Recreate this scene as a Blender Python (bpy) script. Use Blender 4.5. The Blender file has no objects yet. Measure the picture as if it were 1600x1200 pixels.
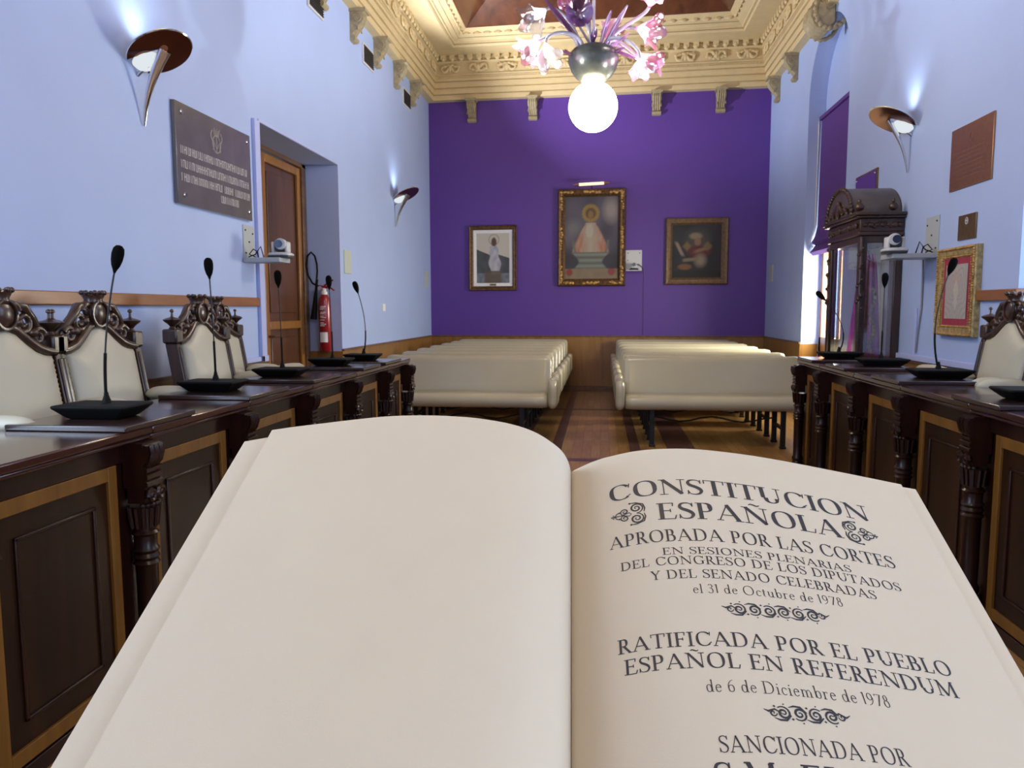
import bpy, bmesh, math, random
from math import sin, cos, pi, radians, sqrt, atan2
from mathutils import Vector, Matrix, noise
random.seed(7)
S = bpy.context.scene
COL = S.collection
A, B, DL, DR, FY = 2.7465, 2.4757, 12.0661, 11.9093, -3.0
SK = (DR - DL) / (A + B)
def back(x, off=0.0): return DL + SK * (x + A) - off
BANG = math.atan(SK)

# ------------------------------------------------------------------ materials
def nodes(name):
    m = bpy.data.materials.new(name); m.use_nodes = True
    nt = m.node_tree
    return m, nt, nt.nodes['Principled BSDF']
def mat(name, col, rough=.5, metal=0, noise_s=None, var=.12, bump=0, bscale=60, spec=None, emis=None, es=0, coat=0, trans=0, sub=0):
    m, nt, b = nodes(name)
    b.inputs['Base Color'].default_value = (*col, 1)
    b.inputs['Roughness'].default_value = rough
    b.inputs['Metallic'].default_value = metal
    if spec is not None: b.inputs['Specular IOR Level'].default_value = spec
    if coat: b.inputs['Coat Weight'].default_value = coat; b.inputs['Coat Roughness'].default_value = .12
    if trans: b.inputs['Transmission Weight'].default_value = trans
    if emis: b.inputs['Emission Color'].default_value = (*emis, 1); b.inputs['Emission Strength'].default_value = es
    tc = nt.nodes.new('ShaderNodeTexCoord')
    if noise_s:
        n = nt.nodes.new('ShaderNodeTexNoise'); n.inputs['Scale'].default_value = noise_s; n.inputs['Detail'].default_value = 5
        nt.links.new(tc.outputs['Object'], n.inputs['Vector'])
        r = nt.nodes.new('ShaderNodeValToRGB')
        r.color_ramp.elements[0].position = .3; r.color_ramp.elements[1].position = .7
        r.color_ramp.elements[0].color = (*[c * (1 - var) for c in col], 1)
        r.color_ramp.elements[1].color = (*[min(1, c * (1 + var)) for c in col], 1)
        nt.links.new(n.outputs['Fac'], r.inputs['Fac']); nt.links.new(r.outputs['Color'], b.inputs['Base Color'])
    if bump:
        n2 = nt.nodes.new('ShaderNodeTexNoise'); n2.inputs['Scale'].default_value = bscale; n2.inputs['Detail'].default_value = 6
        nt.links.new(tc.outputs['Object'], n2.inputs['Vector'])
        bp = nt.nodes.new('ShaderNodeBump'); bp.inputs['Strength'].default_value = bump; bp.inputs['Distance'].default_value = .01
        nt.links.new(n2.outputs['Fac'], bp.inputs['Height']); nt.links.new(bp.outputs['Normal'], b.inputs['Normal'])
    return m
def wood(name, c1, c2, axis='Z', scale=9, rough=.35, coat=.15, dist=3, spec=.5):
    m, nt, b = nodes(name)
    tc = nt.nodes.new('ShaderNodeTexCoord'); mp = nt.nodes.new('ShaderNodeMapping')
    sc = {'X': (.12, 1, 1), 'Y': (1, .12, 1), 'Z': (1, 1, .12)}[axis]
    mp.inputs['Scale'].default_value = [s * scale for s in sc]
    nt.links.new(tc.outputs['Object'], mp.inputs['Vector'])
    n = nt.nodes.new('ShaderNodeTexNoise'); n.inputs['Scale'].default_value = 1.6; n.inputs['Detail'].default_value = 7; n.inputs['Distortion'].default_value = dist * .3
    nt.links.new(mp.outputs['Vector'], n.inputs['Vector'])
    r = nt.nodes.new('ShaderNodeValToRGB'); r.color_ramp.elements[0].position = .32; r.color_ramp.elements[1].position = .7
    r.color_ramp.elements[0].color = (*c1, 1); r.color_ramp.elements[1].color = (*c2, 1)
    nt.links.new(n.outputs['Fac'], r.inputs['Fac']); nt.links.new(r.outputs['Color'], b.inputs['Base Color'])
    b.inputs['Roughness'].default_value = rough; b.inputs['Coat Weight'].default_value = coat; b.inputs['Coat Roughness'].default_value = .15; b.inputs['Specular IOR Level'].default_value = spec
    return m
def attr_mat(name, rough=.6, emis=0):
    m, nt, b = nodes(name)
    a = nt.nodes.new('ShaderNodeAttribute'); a.attribute_name = 'Col'
    nt.links.new(a.outputs['Color'], b.inputs['Base Color']); b.inputs['Roughness'].default_value = rough
    return m
def lamp_mat(name, col, s):
    m = bpy.data.materials.new(name); m.use_nodes = True; nt = m.node_tree; nt.nodes.clear()
    e = nt.nodes.new('ShaderNodeEmission'); e.inputs['Color'].default_value = (*col, 1); e.inputs['Strength'].default_value = s
    o = nt.nodes.new('ShaderNodeOutputMaterial'); nt.links.new(e.outputs[0], o.inputs[0]); return m
def glass_mat(name, col=(1, 1, 1), alpha=.12, rough=.03):
    # thin sheet glass: mostly clear with a glossy reflection
    m = bpy.data.materials.new(name); m.use_nodes = True; nt = m.node_tree; nt.nodes.clear()
    t = nt.nodes.new('ShaderNodeBsdfTransparent'); t.inputs['Color'].default_value = (*col, 1)
    g = nt.nodes.new('ShaderNodeBsdfGlossy'); g.inputs['Roughness'].default_value = rough
    mx = nt.nodes.new('ShaderNodeMixShader'); mx.inputs[0].default_value = alpha
    o = nt.nodes.new('ShaderNodeOutputMaterial')
    nt.links.new(t.outputs[0], mx.inputs[1]); nt.links.new(g.outputs[0], mx.inputs[2]); nt.links.new(mx.outputs[0], o.inputs[0]); return m
def petal_mat(name, col, tr=.5):
    m = bpy.data.materials.new(name); m.use_nodes = True; nt = m.node_tree; nt.nodes.clear()
    d = nt.nodes.new('ShaderNodeBsdfTranslucent'); d.inputs['Color'].default_value = (*col, 1)
    t = nt.nodes.new('ShaderNodeBsdfTransparent'); t.inputs['Color'].default_value = (*[min(1, c * 1.1) for c in col], 1)
    g = nt.nodes.new('ShaderNodeBsdfGlossy'); g.inputs['Roughness'].default_value = .08
    m1 = nt.nodes.new('ShaderNodeMixShader'); m1.inputs[0].default_value = tr
    m2 = nt.nodes.new('ShaderNodeMixShader'); m2.inputs[0].default_value = .22
    o = nt.nodes.new('ShaderNodeOutputMaterial')
    nt.links.new(d.outputs[0], m1.inputs[1]); nt.links.new(t.outputs[0], m1.inputs[2])
    nt.links.new(m1.outputs[0], m2.inputs[1]); nt.links.new(g.outputs[0], m2.inputs[2]); nt.links.new(m2.outputs[0], o.inputs[0]); return m

M = dict(
 wall=mat('lilac_paint', (.385, .495, .80), .55, noise_s=1.3, var=.035, bump=.06, bscale=30),
 lilac=mat('lilac_gloss_paint', (.45, .51, .84), .35, noise_s=2, var=.03),
 purple=mat('purple_paint', (.098, .038, .29), .5, noise_s=1.0, var=.06, bump=.04, bscale=40),
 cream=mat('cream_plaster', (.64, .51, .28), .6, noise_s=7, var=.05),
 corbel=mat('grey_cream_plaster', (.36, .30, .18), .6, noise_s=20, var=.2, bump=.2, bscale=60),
 coffer=wood('varnished_ceiling_wood', (.06, .02, .010), (.12, .042, .018), 'Y', 3, .3, .3),
 coffer2=wood('varnished_ceiling_slope_wood', (.075, .025, .012), (.15, .052, .022), 'Y', 3, .3, .3),
 wains=wood('golden_oak_panelling', (.20, .095, .020), (.30, .15, .038), 'Z', 6, .32, .3),
 rail=wood('orange_oak_rail', (.21, .078, .024), (.31, .125, .042), 'Y', 10, .35, .2),
 trimwood=wood('dark_oak_strip', (.10, .05, .022), (.17, .09, .04), 'Y', 10, .35, .2),
 dark=wood('dark_mahogany', (.009, .003, .002), (.024, .007, .004), 'Z', 7, .30, .0, spec=.28),
 dark2=wood('dark_mahogany_panel', (.009, .004, .002), (.026, .010, .004), 'Z', 5, .34, 0, spec=.2),
 darktop=wood('polished_mahogany_top', (.024, .007, .006), (.045, .014, .010), 'Y', 6, .16, .5),
 ochre=wood('ochre_inlay_wood', (.11, .045, .007), (.17, .075, .013), 'Z', 10, .45, 0, spec=.25),
 carved=wood('carved_walnut', (.018, .008, .005), (.055, .024, .014), 'Z', 14, .3, .2),
 door=wood('reddish_door_wood', (.055, .021, .010), (.12, .045, .018), 'Z', 4, .35, .3),
 doorf=wood('golden_door_frame', (.20, .085, .016), (.31, .14, .030), 'Z', 8, .35, .2),
 cream_v=mat('cream_vinyl', (.475, .455, .355), .45, noise_s=3, var=.04, bump=.05, bscale=8),
 bench_v=mat('ivory_vinyl', (.41, .38, .275), .22, noise_s=2, var=.04, bump=.08, bscale=5),
 black=mat('matt_black_plastic', (.004, .004, .004), .6, spec=.12),
 iron=mat('black_iron', (.012, .012, .014), .4, .3),
 foam=mat('black_foam', (.004, .004, .004), 1, spec=.05, bump=.5, bscale=400),
 pad=wood('leather_pad', (.018, .008, .008), (.03, .014, .012), 'Y', 8, .25, .4),
 chrome=mat('chrome', (.72, .73, .76), .12, 1),
 bronze=mat('polished_bronze_disc', (.17, .065, .045), .12, .9),
 brass=mat('brushed_brass_plate', (.42, .22, .11), .32, .85, noise_s=30, var=.1),
 brass2=mat('dark_brass_plate', (.22, .14, .07), .35, .8, noise_s=30, var=.15),
 stone=mat('grey_slate_plaque', (.125, .115, .115), .12, noise_s=6, var=.1, coat=.6),
 engr=mat('pale_engraving', (.50, .49, .50), .7),
 engr2=mat('worn_engraving', (.22, .12, .07), .6),
 crestm=mat('faint_crest_engraving', (.30, .28, .28), .6),
 grey=mat('grey_painted_steel', (.42, .46, .48), .4, .1),
 camw=mat('light_grey_camera_shell', (.55, .57, .60), .35),
 camd=mat('dark_grey_camera_base', (.05, .06, .065), .4),
 lens=mat('black_lens', (.004, .004, .006), .06, coat=1),
 red=mat('red_enamel', (.25, .007, .012), .25, coat=.5),
 white=mat('white_paint', (.8, .8, .8), .4),
 label=mat('white_label', (.75, .76, .78), .5),
 vent=mat('grey_metal_vent', (.035, .035, .035), .5, .4),
 ventf=mat('pale_vent_frame', (.62, .62, .62), .4),
 strip=mat('pale_green_plastic', (.50, .55, .50), .4),
 blind=mat('purple_roman_blind', (.095, .036, .235), .85, noise_s=60, var=.08),
 gold=mat('gilded_wood', (.50, .30, .10), .35, .55, noise_s=45, var=.5, bump=.8, bscale=90),
 goldf=mat('pale_gilded_frame', (.42, .31, .13), .4, .45, noise_s=40, var=.4, bump=.7, bscale=70),
 goldd=mat('dark_gilded_wood', (.13, .07, .03), .4, .5, noise_s=30, var=.5, bump=.6, bscale=80),
 fr3=mat('bronze_gilt_frame', (.17, .105, .055), .45, .3, noise_s=30, var=.25, bump=.2, bscale=90),
 blackfr=mat('black_lacquer', (.02, .014, .012), .35),
 crimson=mat('crimson_velvet', (.30, .03, .06), .9, noise_s=80, var=.15),
 magenta=mat('magenta_silk', (.50, .08, .38), .5, noise_s=14, var=.35),
 paper=mat('cream_book_paper', (.575, .49, .355), .75, noise_s=35, var=.012, bump=.04, bscale=1500),
 paperedge=mat('paper_block_edge', (.74, .66, .55), .8, noise_s=900, var=.12),
 ink=mat('dark_grey_ink', (.018, .018, .024), .6),
 cover=mat('brown_leather_cover', (.10, .035, .02), .45, bump=.3, bscale=300),
 globe=lamp_mat('lit_globe', (1.0, .81, .53), 46),
 bulb=lamp_mat('lit_bulb', (1.0, .95, .90), 22),
 halo=lamp_mat('lit_halogen', (.86, .95, 1.0), 30),
 opal=lamp_mat('lit_opal_glass', (.88, .95, 1), .85),
 piclamp=lamp_mat('lit_picture_lamp', (1.0, .78, .50), 1.5),
 glassw=petal_mat('clear_lilac_glass', (.70, .70, .80), .62),
 glassp=petal_mat('pink_glass', (.80, .40, .62), .55),
 glassv=petal_mat('violet_glass', (.36, .22, .44), .45),
 stemg=mat('smoky_glass', (.50, .51, .60), .12, trans=.4),
 glassl=petal_mat('pale_violet_glass', (.74, .58, .80), .6),
 bowl=mat('frosted_grey_glass', (.035, .042, .042), .3, noise_s=25, var=.25, bump=.25, bscale=20),
 glass=glass_mat('cabinet_glass', (.93, .95, .97), .16, .03),
 pane=glass_mat('window_glass', (.95, .97, 1), .05),
 cable=mat('grey_cable', (.25, .25, .27), .5),
 wirep=mat('purple_painted_cable', (.07, .03, .18), .5),
 cloth_w=mat('pale_cabinet_lining', (.72, .72, .76), .8, noise_s=3, var=.08),
 floor=None)

def floor_mat():
    m, nt, b = nodes('parquet_floor')
    tc = nt.nodes.new('ShaderNodeTexCoord')
    mp = nt.nodes.new('ShaderNodeMapping'); nt.links.new(tc.outputs['Object'], mp.inputs['Vector'])
    mp.inputs['Rotation'].default_value = (0, 0, pi / 2)
    br = nt.nodes.new('ShaderNodeTexBrick'); br.inputs['Scale'].default_value = 1.0
    br.inputs['Brick Width'].default_value = .55; br.inputs['Row Height'].default_value = .085; br.inputs['Mortar Size'].default_value = .0015
    br.inputs['Color1'].default_value = (.44, .25, .085, 1); br.inputs['Color2'].default_value = (.32, .17, .055, 1); br.inputs['Mortar'].default_value = (.05, .02, .01, 1)
    nt.links.new(mp.outputs['Vector'], br.inputs['Vector'])
    n = nt.nodes.new('ShaderNodeTexNoise'); n.inputs['Scale'].default_value = 5; n.inputs['Detail'].default_value = 6
    mp2 = nt.nodes.new('ShaderNodeMapping'); mp2.inputs['Scale'].default_value = (6, .8, 1); nt.links.new(tc.outputs['Object'], mp2.inputs['Vector']); nt.links.new(mp2.outputs['Vector'], n.inputs['Vector'])
    mx = nt.nodes.new('ShaderNodeMix'); mx.data_type = 'RGBA'; mx.blend_type = 'MULTIPLY'; mx.inputs['Factor'].default_value = .6
    r = nt.nodes.new('ShaderNodeValToRGB'); r.color_ramp.elements[0].position = .3; r.color_ramp.elements[0].color = (.55, .5, .45, 1); r.color_ramp.elements[1].position = .7
    nt.links.new(n.outputs['Fac'], r.inputs['Fac']); nt.links.new(br.outputs['Color'], mx.inputs['A']); nt.links.new(r.outputs['Color'], mx.inputs['B'])
    nt.links.new(mx.outputs['Result'], b.inputs['Base Color'])
    b.inputs['Roughness'].default_value = .3; b.inputs['Coat Weight'].default_value = .3; b.inputs['Coat Roughness'].default_value = .2
    return m
M['floor'] = floor_mat()
M['floord'] = wood('dark_wenge_strip', (.07, .03, .03), (.12, .055, .05), 'Y', 8, .3, .25)

# ------------------------------------------------------------------ mesh builder
class MB:
    def __init__(s): s.b = bmesh.new()
    def _t(s, vs, m):
        for v in vs: v.co = m @ v.co
    def box(s, x0, x1, y0, y1, z0, z1, m=None):
        P = [(x, y, z) for x in (x0, x1) for y in (y0, y1) for z in (z0, z1)]
        v = [s.b.verts.new(m @ Vector(p) if m else p) for p in P]
        for f in ((0, 1, 3, 2), (4, 6, 7, 5), (0, 4, 5, 1), (2, 3, 7, 6), (0, 2, 6, 4), (1, 5, 7, 3)): s.b.faces.new([v[i] for i in f])
        return s
    def poly(s, pts):
        s.b.faces.new([s.b.verts.new(p) for p in pts]); return s
    def prism(s, pts, vec):
        # closed outline pts (3D, planar) extruded by vec
        a = [s.b.verts.new(p) for p in pts]; c = [s.b.verts.new(Vector(p) + Vector(vec)) for p in pts]
        n = len(pts); s.b.faces.new(a); s.b.faces.new(c[::-1])
        for i in range(n): s.b.faces.new([a[i], c[i], c[(i + 1) % n], a[(i + 1) % n]])
        return s
    def rings(s, rs, cap=True, closed=True):
        # rs: list of rings of points
        V = [[s.b.verts.new(p) for p in r] for r in rs]
        n = len(rs[0])
        for i in range(len(V) - 1):
            for j in range(n if closed else n - 1):
                k = (j + 1) % n
                s.b.faces.new([V[i][j], V[i][k], V[i + 1][k], V[i + 1][j]])
        if cap and closed: s.b.faces.new(V[0][::-1]); s.b.faces.new(V[-1])
        return s
    def lathe(s, prof, o=(0, 0, 0), n=20, ax=(0, 0, 1), flute=0):
        ax = Vector(ax).normalized(); q = Vector((0, 0, 1)).rotation_difference(ax); o = Vector(o)
        rs = []
        for r, z in prof:
            r = max(r, 1e-4)
            rs.append([o + q @ Vector(((r * (1 + flute * (k % 2))) * cos(2 * pi * k / n), (r * (1 + flute * (k % 2))) * sin(2 * pi * k / n), z)) for k in range(n)])
        return s.rings(rs)
    def cyl(s, p, q, r, n=14, r2=None):
        p, q = Vector(p), Vector(q); d = q - p
        return s.lathe([(r, 0), (r if r2 is None else r2, d.length)], p, n, d)
    def sph(s, c, r, n=14, sc=(1, 1, 1), m=None):
        rs = []
        k = max(6, n // 2 + 1)
        for i in range(k + 1):
            a = -pi / 2 + pi * i / k
            rs.append([(c[0] + r * sc[0] * max(cos(a), 1e-3) * cos(2 * pi * j / n), c[1] + r * sc[1] * max(cos(a), 1e-3) * sin(2 * pi * j / n), c[2] + r * sc[2] * sin(a)) for j in range(n)])
        if m: rs = [[m @ Vector(p) for p in r_] for r_ in rs]
        return s.rings(rs)
    def tube(s, pts, r, n=8, closed=False, flat=1.0):
        pts = [Vector(p) for p in pts]; rs = []
        N = len(pts); rr = r if isinstance(r, (list, tuple)) else [r] * N
        up = None
        for i, p in enumerate(pts):
            d = (pts[min(i + 1, N - 1)] - pts[max(i - 1, 0)])
            if closed: d = pts[(i + 1) % N] - pts[i - 1]
            d.normalize()
            if up is None: up = d.orthogonal().normalized()
            up = (up - d * up.dot(d)); up = up.normalized() if up.length > 1e-6 else d.orthogonal().normalized()
            sd = d.cross(up)
            rs.append([p + (up * cos(2 * pi * k / n) + sd * sin(2 * pi * k / n) * flat) * rr[i] for k in range(n)])
        if closed: rs.append(rs[0]); return s.rings(rs, cap=False)
        return s.rings(rs)
    def build(s, name, m, parent=None, bevel=0, seg=2, smooth=35, loc=None, sub=0):
        bmesh.ops.recalc_face_normals(s.b, faces=s.b.faces)
        me = bpy.data.meshes.new(name); s.b.to_mesh(me); s.b.free()
        for mm in (m if isinstance(m, (list, tuple)) else [m]): me.materials.append(mm)
        if smooth:
            me.polygons.foreach_set('use_smooth', [True] * len(me.polygons))
            me.set_sharp_from_angle(angle=radians(smooth))
        o = bpy.data.objects.new(name, me); COL.objects.link(o)
        if parent: o.parent = parent
        if loc: o.location = loc
        if bevel:
            b = o.modifiers.new('bev', 'BEVEL'); b.width = bevel; b.segments = seg; b.limit_method = 'ANGLE'; b.angle_limit = radians(40)
        if sub:
            b = o.modifiers.new('sub', 'SUBSURF'); b.levels = sub; b.render_levels = sub
        return o
def tag(o, label=None, cat=None, group=None, kind=None):
    if label: o['label'] = label
    if cat: o['category'] = cat
    if group: o['group'] = group
    if kind: o['kind'] = kind
    return o
def thing(name, label, cat, loc=(0, 0, 0), rz=0, group=None):
    o = bpy.data.objects.new(name, None); COL.objects.link(o); o.location = loc; o.rotation_euler = (0, 0, rz); o.empty_display_size = .1
    return tag(o, label, cat, group)
def struct(o): o['kind'] = 'structure'; return o
def copy_tree(o, parent=None):
    c = o.copy(); COL.objects.link(c); c.parent = parent
    for ch in list(o.children): copy_tree(ch, c)
    return c
ORD = ['first', 'second', 'third', 'fourth', 'fifth', 'sixth', 'seventh', 'eighth', 'ninth', 'tenth']

# ------------------------------------------------------------------ room shell
H = 6.1
struct(MB().box(-3.7, 3.6, FY - .2, 12.4, -.2, 0).build('floor', M['floor'], smooth=0))
f = MB()
for x0, x1 in ((-.46, -.36), (.27, .37), (-1.0, -.72), (.62, .88)): f.box(x0, x1, 2.0, 11.9, .0005, .003)
for y in (9.72, 6.4, 3.3): f.box(-2.6, 2.4, y, y + .12, .0005, .0025)
struct(f.build('trim_1', M['floord'], smooth=0))
# arched wall on the right
WIN = [(9.01, .77), (4.10, .77), (-.6, .77)]           # centre y, half width
SPR = 3.73
def arched_wall(x0, x1, wins, ztop, y0, y1, spr=SPR, zsill=0.0):
    m = MB(); b = m.b
    def quad(*p): b.faces.new([b.verts.new(q) for q in p])
    cuts = []; y = y0
    for cy, hw in sorted(wins):
        a, c = cy - hw, cy + hw
        for X in (x0, x1): quad((X, y, 0), (X, a, 0), (X, a, ztop), (X, y, ztop))
        n = 28
        cv = [(cy - hw * cos(pi * k / n), spr + hw * sin(pi * k / n)) for k in range(n + 1)]
        for k in range(n):
            (ya, za), (yb, zb) = cv[k], cv[k + 1]
            for X in (x0, x1): quad((X, ya, za), (X, yb, zb), (X, yb, ztop), (X, ya, ztop))
            quad((x0, ya, za), (x0, yb, zb), (x1, yb, zb), (x1, ya, za))
        for yy in (a, c): quad((x0, yy, zsill), (x0, yy, spr), (x1, yy, spr), (x1, yy, zsill))
        y = c
    for X in (x0, x1): quad((X, y, 0), (X, y1, 0), (X, y1, ztop), (X, y, ztop))
    return m
wr = arched_wall(B, B + .2, WIN, H, FY, back(B) + .3)
# recessed infill behind each arch, with the opening for the window door
for i, (cy, hw) in enumerate(WIN):
    zt = 3.60
    wr.box(B + .2, B + .3, cy - .95, cy + .95, zt, H)
    for a, c in ((cy - .95, cy - hw + .03), (cy + hw - .03, cy + .95)): wr.box(B + .2, B + .3, a, c, 0, zt)
struct(wr.build('wall_right', M['wall'], smooth=0))
# left wall with the deep door recess and the added window opening
RY0, RY1, RZ, RX = 5.93, 7.77, 2.80, -3.12
wl = MB()
wl.box(-A - .6, -A, FY, .0, 0, H); wl.box(-A - .6, -A, 1.8, RY0, 0, H); wl.box(-A - .6, -A, .0, 1.8, 0, .9); wl.box(-A - .6, -A, .0, 1.8, 4.0, H); wl.box(-A - .6, -A, RY1, back(-A) + .3, 0, H); wl.box(-A - .6, -A, RY0, RY1, RZ, H)
struct(wl.build('wall_left', M['wall'], smooth=0))
mb = Matrix.Translation((-A, DL, 0)) @ Matrix.Rotation(BANG, 4, 'Z')
struct(MB().box(-.4, 5.7, 0, .2, .86, H, mb).build('wall_back', M['purple'], smooth=0))
struct(MB().box(-3.4, 3.0, FY - .2, FY, 0, H).build('wall_front', M['wall'], smooth=0))
# wainscot
w = MB()
w.box(-.02, 5.3, -.018, .19, 0, .86, mb)
for k in range(9): w.box(.02 + k * .66, .028 + k * .66, -.021, -.017, .1, .80, mb)
struct(w.build('trim_2', M['wains'], smooth=0))
w = MB()
w.box(-.02, 5.3, -.03, .0, .86, .885, mb); w.box(-.02, 5.3, -.034, 0, 0, .09, mb)
struct(w.build('trim_3', M['trimwood'], smooth=0, bevel=.004))
w = MB()
w.box(-A, -A + .018, RY1, back(-A), 0, .86); w.box(-A, -A + .018, FY, RY0, 0, .86)
w.box(RX, -A + .018, RY1 - .018, RY1, 0, .86); w.box(RX - .1, RX - .04, RY0, RY1, 0, .1)
for a, c in ((FY, -.6 - .77), (-.6 + .77, 4.10 - .77), (4.87, 8.24), (9.78, back(B))): w.box(B - .018, B, a, c, 0, .86)
for cy, hw in WIN:
    w.box(B - .018, B + .2, cy + hw - .001, cy + hw - .018, 0, .86); w.box(B - .018, B + .2, cy - hw, cy - hw + .018, 0, .86)
struct(w.build('trim_4', M['wains'], smooth=0))
w = MB()
w.box(-A, -A + .028, RY1, back(-A), .86, .882); w.box(-A, -A + .028, FY, RY0, .86, .882)
for a, c in ((FY, -.6 - .77), (-.6 + .77, 4.10 - .77), (4.87, 8.24), (9.78, back(B))): w.box(B - .028, B, a, c, .86, .882)
struct(w.build('trim_5', M['trimwood'], smooth=0))
# chair rails
w = MB(); w.box(-A, -A + .028, 1.82, 5.80, 1.327, 1.398); w.box(-A, -A + .028, FY, -.02, 1.327, 1.398)
struct(w.build('trim_6', M['rail'], bevel=.006))
w = MB(); w.box(B - .028, B, 4.87, 5.44, 1.345, 1.415); w.box(B - .028, B + .19, 4.842, 4.87, 1.345, 1.415)
w.box(B - .028, B, -.6 + .77, 4.10 - .77, 1.345, 1.415)
struct(w.build('trim_7', M['rail'], bevel=.006))
# lilac door architrave and panel mouldings
w = MB()
for p in ((-A, -A + .03, RY0 - .115, RY0 - .075, .88, RZ), (-A, -A + .018, RY0 - .075, RY0, .88, RZ), (-A, -A + .03, RY0 - .115, RY0, .88, .93)): w.box(*p)
w.box(-A, -A + .02, 5.0, RY0 - .115, .885, .925)
w.box(-A, -A + .02, 3.9, 3.93, .925, 1.32); 
w.box(B - .022, B, 4.90, 8.2, .885, .93)
w.box(B - .014, B, 6.30, 6.33, .93, 1.30)
w.box(-A, -A + .012, RY1, back(-A) - .02, .885, .90)
w.box(-A, -A + .008, RY0, RY1, RZ, RZ + .025); w.box(-A, -A + .008, RY1, RY1 + .025, .885, RZ + .025)
struct(w.build('trim_8', M['lilac'], bevel=.006))

# ------------------------------------------------------------------ cornice + coffer
IN = lambda d, z: [(-A + d, FY + d, z), (B - d, FY + d, z), (B - d, DR - d, z), (-A + d, DL - d, z)]
prof = [(0, 4.545), (.045, 4.55), (.10, 4.553), (.104, 4.622), (.088, 4.625), (.088, 4.635), (.116, 4.638), (.120, 4.712), (.104, 4.716), (.104, 4.728), (.134, 4.732), (.137, 4.805), (.120, 4.81), (.120, 4.82), (.152, 4.825), (.156, 4.86), (.150, 4.865), (.150, 4.895), (.172, 4.90), (.175, 4.915), (.160, 4.92),
        (.162, 5.075), (.185, 5.085), (.20, 5.10), (.165, 5.104), (.165, 5.182), (.245, 5.188), (.33, 5.197), (.45, 5.203), (.50, 5.205), (.515, 5.235), (.50, 5.238), (.50, 5.246), (.54, 5.25), (.545, 5.275), (.60, 5.30), (.58, 5.302), (.735, 5.385), (.745, 5.40)]
c = MB(); c.rings([IN(d, z) for d, z in prof], cap=False)
def around(fn, d, step, sides='LBR'):
    # call fn(matrix) at regular spacing along the inside of the cornice; x runs along, y out of the wall
    runs = {'L': (Vector((-A + d, 2, 0)), Vector((-A + d, DL - d, 0))), 'B': (Vector((-A + d, DL - d, 0)), Vector((B - d, DR - d, 0))), 'R': (Vector((B - d, DR - d, 0)), Vector((B - d, 2, 0)))}
    for k in sides:
        p, q = runs[k]; L = (q - p).length; t = (q - p).normalized(); nrm = Vector((t.y, -t.x, 0))
        n = int(L / step)
        for i in range(n):
            s_ = (i + .5) * L / n; o = p + t * s_
            yield Matrix(((t.x, nrm.x, 0, o.x), (t.y, nrm.y, 0, o.y), (0, 0, 1, 0), (0, 0, 0, 1))), i
for m4, i in around(None, .218, .14): c.box(-.040, .040, -.06, .010, 5.125, 5.186, m4); c.sph((0, -.010, 5.130), .040, 8, (1, .7, .85), m4)
for m4, i in around(None, .152, .045): c.box(-.014, .014, -.02, .008, 4.865, 4.893, m4)
for m4, i in around(None, .66, .155):
    q = Vector((0, .012, 5.338)); c.sph(q, .045, 8, (1, .45, .7), m4)
    c.tube([m4 @ Vector((-.06 + .12 * k / 8, .035 * sin(pi * k / 8) * .5, 5.345 - .028 * sin(pi * k / 8))) for k in range(9)], .010, 5)
for m4, i in around(None, .168, .42):
    sg = 1 if i % 2 else -1
    for e in (-1, 1):
        pts = []
        for k in range(15):
            a = k / 14 * 3.6 * pi / 2; r = .065 * (1 - k / 17)
            pts.append(m4 @ Vector((e * (.095 - r * cos(a)), .012, 5.0 + sg * r * sin(a))))
        c.tube(pts, [.024 * (1 - k / 26) for k in range(15)], 6)
        for k in range(3): c.sph((e * (.03 + .05 * k), .012, 5.0 - sg * (.045 - .012 * k)), .026, 6, (1.3, .6, .8), m4)
    c.sph((0, .012, 5.0), .040, 8, (1, .6, 1.4), m4)
for m4, i in around(None, .168, 1.26):
    for e in (-.185, .185): c.box(e - .010, e + .010, -.02, .018, 4.93, 5.065, m4)
struct(c.build('trim_9', M['cream'], smooth=22))
c = MB(); c.rings([IN(d, z) for d, z in ((.73, 5.39), (.76, 5.40), (1.42, 5.86))], cap=False)
struct(c.build('ceiling', M['coffer2'], smooth=0))
c = MB(); c.box(-A + 1.40, B - 1.40, FY + 1.4, DL - 1.4, 5.85, 5.95)
for k in range(9): c.box(-A + 1.4, B - 1.4, -1 + k * 1.3, -.94 + k * 1.3, 5.83, 5.86)
struct(c.build('trim_10', M['coffer'], smooth=0))
c = MB(); c.box(-A - .6, B + .3, FY - .2, DL + .4, 6.0, 6.15)
struct(c.build('trim_11', M['coffer'], smooth=0))

# corbels
def corbel_mesh():
    m = MB()
    prof2 = [(0, 0), (.17, 0), (.17, -.03), (.15, -.045), (.155, -.09), (.135, -.135), (.09, -.19), (.05, -.235), (.035, -.26), (.05, -.275), (.055, -.30), (.04, -.325), (0, -.335)]
    m.prism([(-.062, -y, z) for y, z in prof2], (.124, 0, 0))
    m.box(-.085, .085, -.185, 0, -.03, .004)
    for x in (-.045, -.015, .015, .045): m.tube([(x, -y - .002, z) for y, z in prof2[3:9]], .010, 6)
    for e in (-1, 1):
        pts = []
        for k in range(22):
            a = k / 21 * 4.4 * pi; r = .052 * (1 - k / 24)
            pts.append((e * .064, -.088 + r * cos(a), -.095 + r * sin(a)))
        m.tube(pts, .009, 5); m.tube([(e * .064, -.05 - .05 * sin(k), -.16 - .03 * k) for k in (0, 1, 2)], .01, 5)
    m.cyl((-.068, -.035, -.30), (.068, -.035, -.30), .032, 12)
    return m
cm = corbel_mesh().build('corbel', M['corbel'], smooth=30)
first = [True]
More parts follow.
